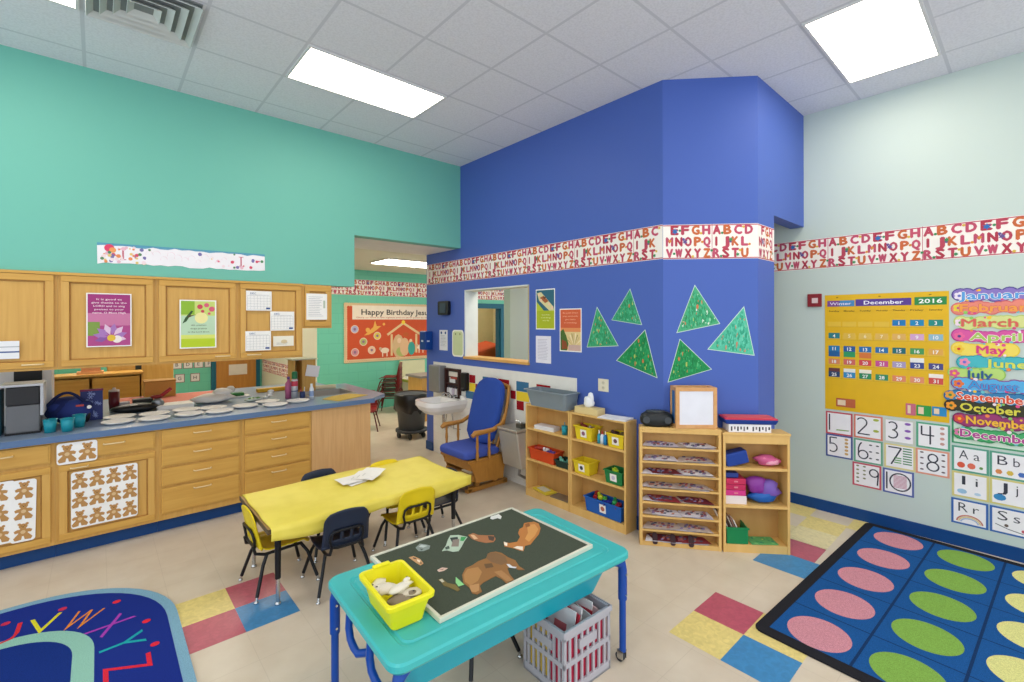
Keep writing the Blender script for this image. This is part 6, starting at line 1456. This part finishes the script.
b.disc(1.32, .82, .045, P('#e8c83c', .7), .0135, 8); b.build('stable', bb)
b = MB(BM_)
for x, y, rx, ry, h_ in ((1.2, .3, .14, .26, '#cfae84'), (1.35, .28, .12, .2, '#d8b088'), (1.28, .18, .14, .11, '#a8b068'), (1.52, .24, .09, .15, '#3a9a90'), (1.38, .55, .07, .05, '#b8582c'), (1.5, .4, .04, .05, '#e0bc98'), (1.22, .42, .05, .06, '#e0c0a0')): b.disc(x, y, rx, P(h_, .7), .0136+x*.0001, 12, ry=ry)
b.build('nativity_figures', bb)
for x, y in ((.88, .22), (1.76, .26)):
    b = MB(BM_); b.disc(x, y, .1, P('#e6d2bc', .7), .0132, 12, ry=.06); b.disc(x-.1, y+.04, .035, P('#c8a888', .7), .0136, 8)
    for q in (-.05, .05): b.rect(x+q-.012, x+q+.012, y-.13, y-.03, P('#e6d2bc', .7), .0134)
    b.build('paper_sheep', bb)
# red stacking chairs, each one a thing
rc = make_chair('dark red child chair at the bottom of the stack in the far room', RCH, .34, 1.1, 'dark red chairs stacked in the far room', P('#5c1c1c', .4), P('#5c1c1c', .4))
rc.location = (4.40, 8.66, 0); rc.rotation_euler.z = R(50)
for k in range(1, 5): dup(rc, (4.40, 8.66, .095*k), R(50), 'dark red child chair %s in the far room stack' % ('second from the bottom', 'in the middle', 'second from the top', 'topmost')[k-1])
dup(rc, (3.42, 7.6, 0), R(150), 'single dark red child chair just past the counter corner', 'dark red chair past the counter')
# small table, cabinet
t = thing('small_table', 'low white topped table with a lime green edge in the far room', 'table', (4.98, 8.7, 0))
b = MB(); b.box(4.80, 5.5, 8.45, 9.1, .60, .625, P('#e6ddc8', .5)); b.build('tabletop', t)
b = MB(); b.box(4.795, 5.505, 8.445, 8.45, .575, .628, P('#a8b83c', .5)); b.box(4.79, 4.80, 8.45, 9.1, .575, .628, P('#a8b83c', .5)); b.build('green_edge', t)
for x in (4.86, 5.44):
    for y in (8.5, 9.04): b = MB(); b.cyl((x, y, 0), (x, y, .6), .025, P('#a8b83c', .5)); b.build('leg', t)
b = MB(); b.box(4.88, 5.25, 8.6, 8.95, .626, .66, PAPER); b.build('paper_pile', None, 'pile of white paper on the low table in the far room', 'paper')
b = MB(); b.box(4.9, 5.5, 9.14, 9.2, 0, .98, P('#c8c8a4', .6)); b.build('leaning_board', None, 'pale cream board leaning behind the low far table', 'board')
t = thing('storage_cabinet', 'wooden cabinet with a grey top beside the low table in the far room', 'cabinet', (4.6, 7.5, 0))
b = MB(); b.box(4.42, 5.1, 7.45, 7.95, 0, .8, OAK_V); b.build('body', t)
b = MB(); b.box(4.38, 5.12, 7.42, 7.98, .8, .84, P('#8f8a84', .5)); b.build('top', t)
# far door with frame
t = thing('door_1', None, None, (2.6, 13.25, 0)); t['kind'] = 'structure'
FRT = P('#145a70', .4)
b = MB(); b.box(2.15, 3.02, 13.24, 13.28, 0, 2.1, DOORW); b.build('door_leaf', t)
b = MB()
for a in ((2.05, 2.15, 0, 2.2), (3.02, 3.11, 0, 2.2), (2.05, 3.11, 2.1, 2.2)): b.box(a[0], a[1], 13.22, 13.3, a[2], a[3], FRT)
b.build('frame', t)
b = MB(); b.cyl((2.95, 13.24, .98), (2.95, 13.19, .98), .025, CHROME); b.build('door_knob', t)
b = MB(FY(2.42, 13.238, .52)); b.box(0, .40, 0, .26, 0, .003, P('#d8cfc4', .7)); b.build('paper_sign', None, 'small pale paper taped to the brown far door', 'paper')
b = MB(); FRM2 = FRT
for a in ((6.93, 6.99, 0, 2.16), (7.8, 7.95, 0, 2.16), (6.93, 7.95, 2.16, 2.28)): b.box(a[0], a[1], 9.2, 9.25, a[2], a[3], FRM2)
b.box(7.78, 7.8, 9.25, 9.4, 0, 2.16, FRM2); b.box(6.99, 7.01, 9.25, 9.4, 0, 2.16, FRM2); b.build('door_2', **S)
# seen through the window
t = thing('armchair', 'armchair under an orange red cover seen through the pass-through window', 'chair', (7.9, 10.3, 0)); OC = P('#b8481e', .8)
b = MB(); b.hexa([(7.3, 9.9, 0), (8.5, 9.9, 0), (7.3, 10.7, 0), (8.5, 10.7, 0), (7.35, 9.95, .95), (8.45, 9.95, 1.2), (7.35, 10.65, 1.05), (8.45, 10.65, 1.3)], OC); b.build('cover', t, bevel=.08)
b = MB(); b.box(7.4, 8.3, 9.75, 9.92, .3, .75, OC); b.build('seat_front', t, bevel=.05)
t = thing('drawer_chest', 'cream storage chest seen through the pass-through window', 'chest', (7.6, 11.2, 0))
b = MB(); b.box(7.4, 8.35, 10.95, 11.5, 0, 1.72, P('#dccfae', .6)); b.build('body', t, bevel=.01)
for k in range(4): b = MB(); b.box(7.45, 8.3, 10.93, 10.95, .1+k*.4, .45+k*.4, P('#d4c6a2', .6)); b.build('drawer', t)
b = MB(); b.blob((7.7, 11.15, 1.86), .2, .15, .14, P('#8f7a5a', .8), 10, 7, .2); b.build('bundle', None, 'brown cloth bundle on the cream storage chest', 'bundle')
# far room behind the counter on the left
t = thing('wooden_cubby', 'long wooden cubby unit behind the counter at the left', 'cubby', (.0, 8.2, 0))
b = MB()
for a in ((-1.6, .46, 8.4, 8.42, 0, 1.16), (-1.6, -1.58, 8, 8.4, 0, 1.16), (.44, .46, 8, 8.4, 0, 1.16), (-.58, -.56, 8, 8.4, 0, 1.16), (-1.6, .46, 8, 8.4, 1.14, 1.17), (-1.6, .46, 8, 8.4, .1, .12), (-1.6, .46, 8, 8.4, .6, .62)): b.box(*a, OAK_V)
b.build('case', t)
for x in (-1.57, -.9, -.55, -.05): b = MB(); b.box(x, x+.47, 7.98, 8.0, .14, 1.12, OAK_H); b.build('door', t)
t = thing('tall_cabinet', 'tall wooden cabinet with two doors behind the maroon tumbler', 'cabinet', (.26, 8.6, 0))
b = MB(); b.box(.10, .40, 8.5, 9.0, 0, 2.0, OAK_V); b.build('body', t)
b = MB(); b.box(.11, .38, 8.48, 8.5, 1.0, 1.95, OAK_V); b.box(.3, .36, 8.465, 8.48, 1.06, 1.08, BLACK); b.build('door', t)
b = MB(); b.box(.11, .38, 8.48, 8.5, .1, .97, OAK_V); b.build('door', t)
b = MB(); b.box(.40, .47, 8.5, 9.0, 0, 2.0, P('#2c3430', .5)); b.build('dark_gap', None, 'dark strip painting the shade of the gap beside the tall wooden cabinet', 'shade_strip')  # painted shade: dark strip filling the gap beside the cabinet
b = MB(); b.box(.48, .92, 9.3, 9.6, 0, 1.35, OAK_V); b.build('far_cupboard', None, 'brown wooden cupboard behind the cardboard box', 'cupboard', bevel=.01)
t = thing('cardboard_box', 'square tan box standing at the back of the counter', 'box', (.54, 6.87, ZT))
b = MB(); b.box(.40, .69, 6.96, 6.99, ZT, ZT+.18, P('#c9964c', .7)); b.box(.40, .69, 6.76, 6.96, ZT, ZT+.18, P('#cf9e52', .7)); b.build('body', t)
b = MB(); b.box(.395, .695, 6.755, 6.995, ZT+.18, ZT+.195, P('#b98842', .7)); b.build('lid', t)
for k, (x, z) in enumerate(((1.08, .74), (1.29, .74), (1.50, .74), (1.71, .74), (1.92, .74), (1.34, .42), (1.64, .42))):
    b = MB(FY(x, 13.298, z)); b.box(0, .19, 0, .2, 0, .003, P('#8a6a70', .7)); b.rect(.015, .175, .015, .185, P('#e0d8d8', .7), .0035); b.text('ABDEFGH'[k], .09, .06, .08, P('#5a5a60'), .004); b.build('letter_poster', None, ('letter card %s on the far teal wall behind the counter' % 'ABDEFGH'[k]), 'letter poster', 'letter cards on the far teal wall')
b = MB(); b.box(-.20, .06, 8.1, 8.3, 1.17, 1.2, P('#e0a878', .7)); b.box(-.16, .03, 8.12, 8.28, 1.2, 1.26, P('#d8986a', .7)); b.build('towel_stack', None, 'small folded peach stack on the wooden cubby', 'cloth')
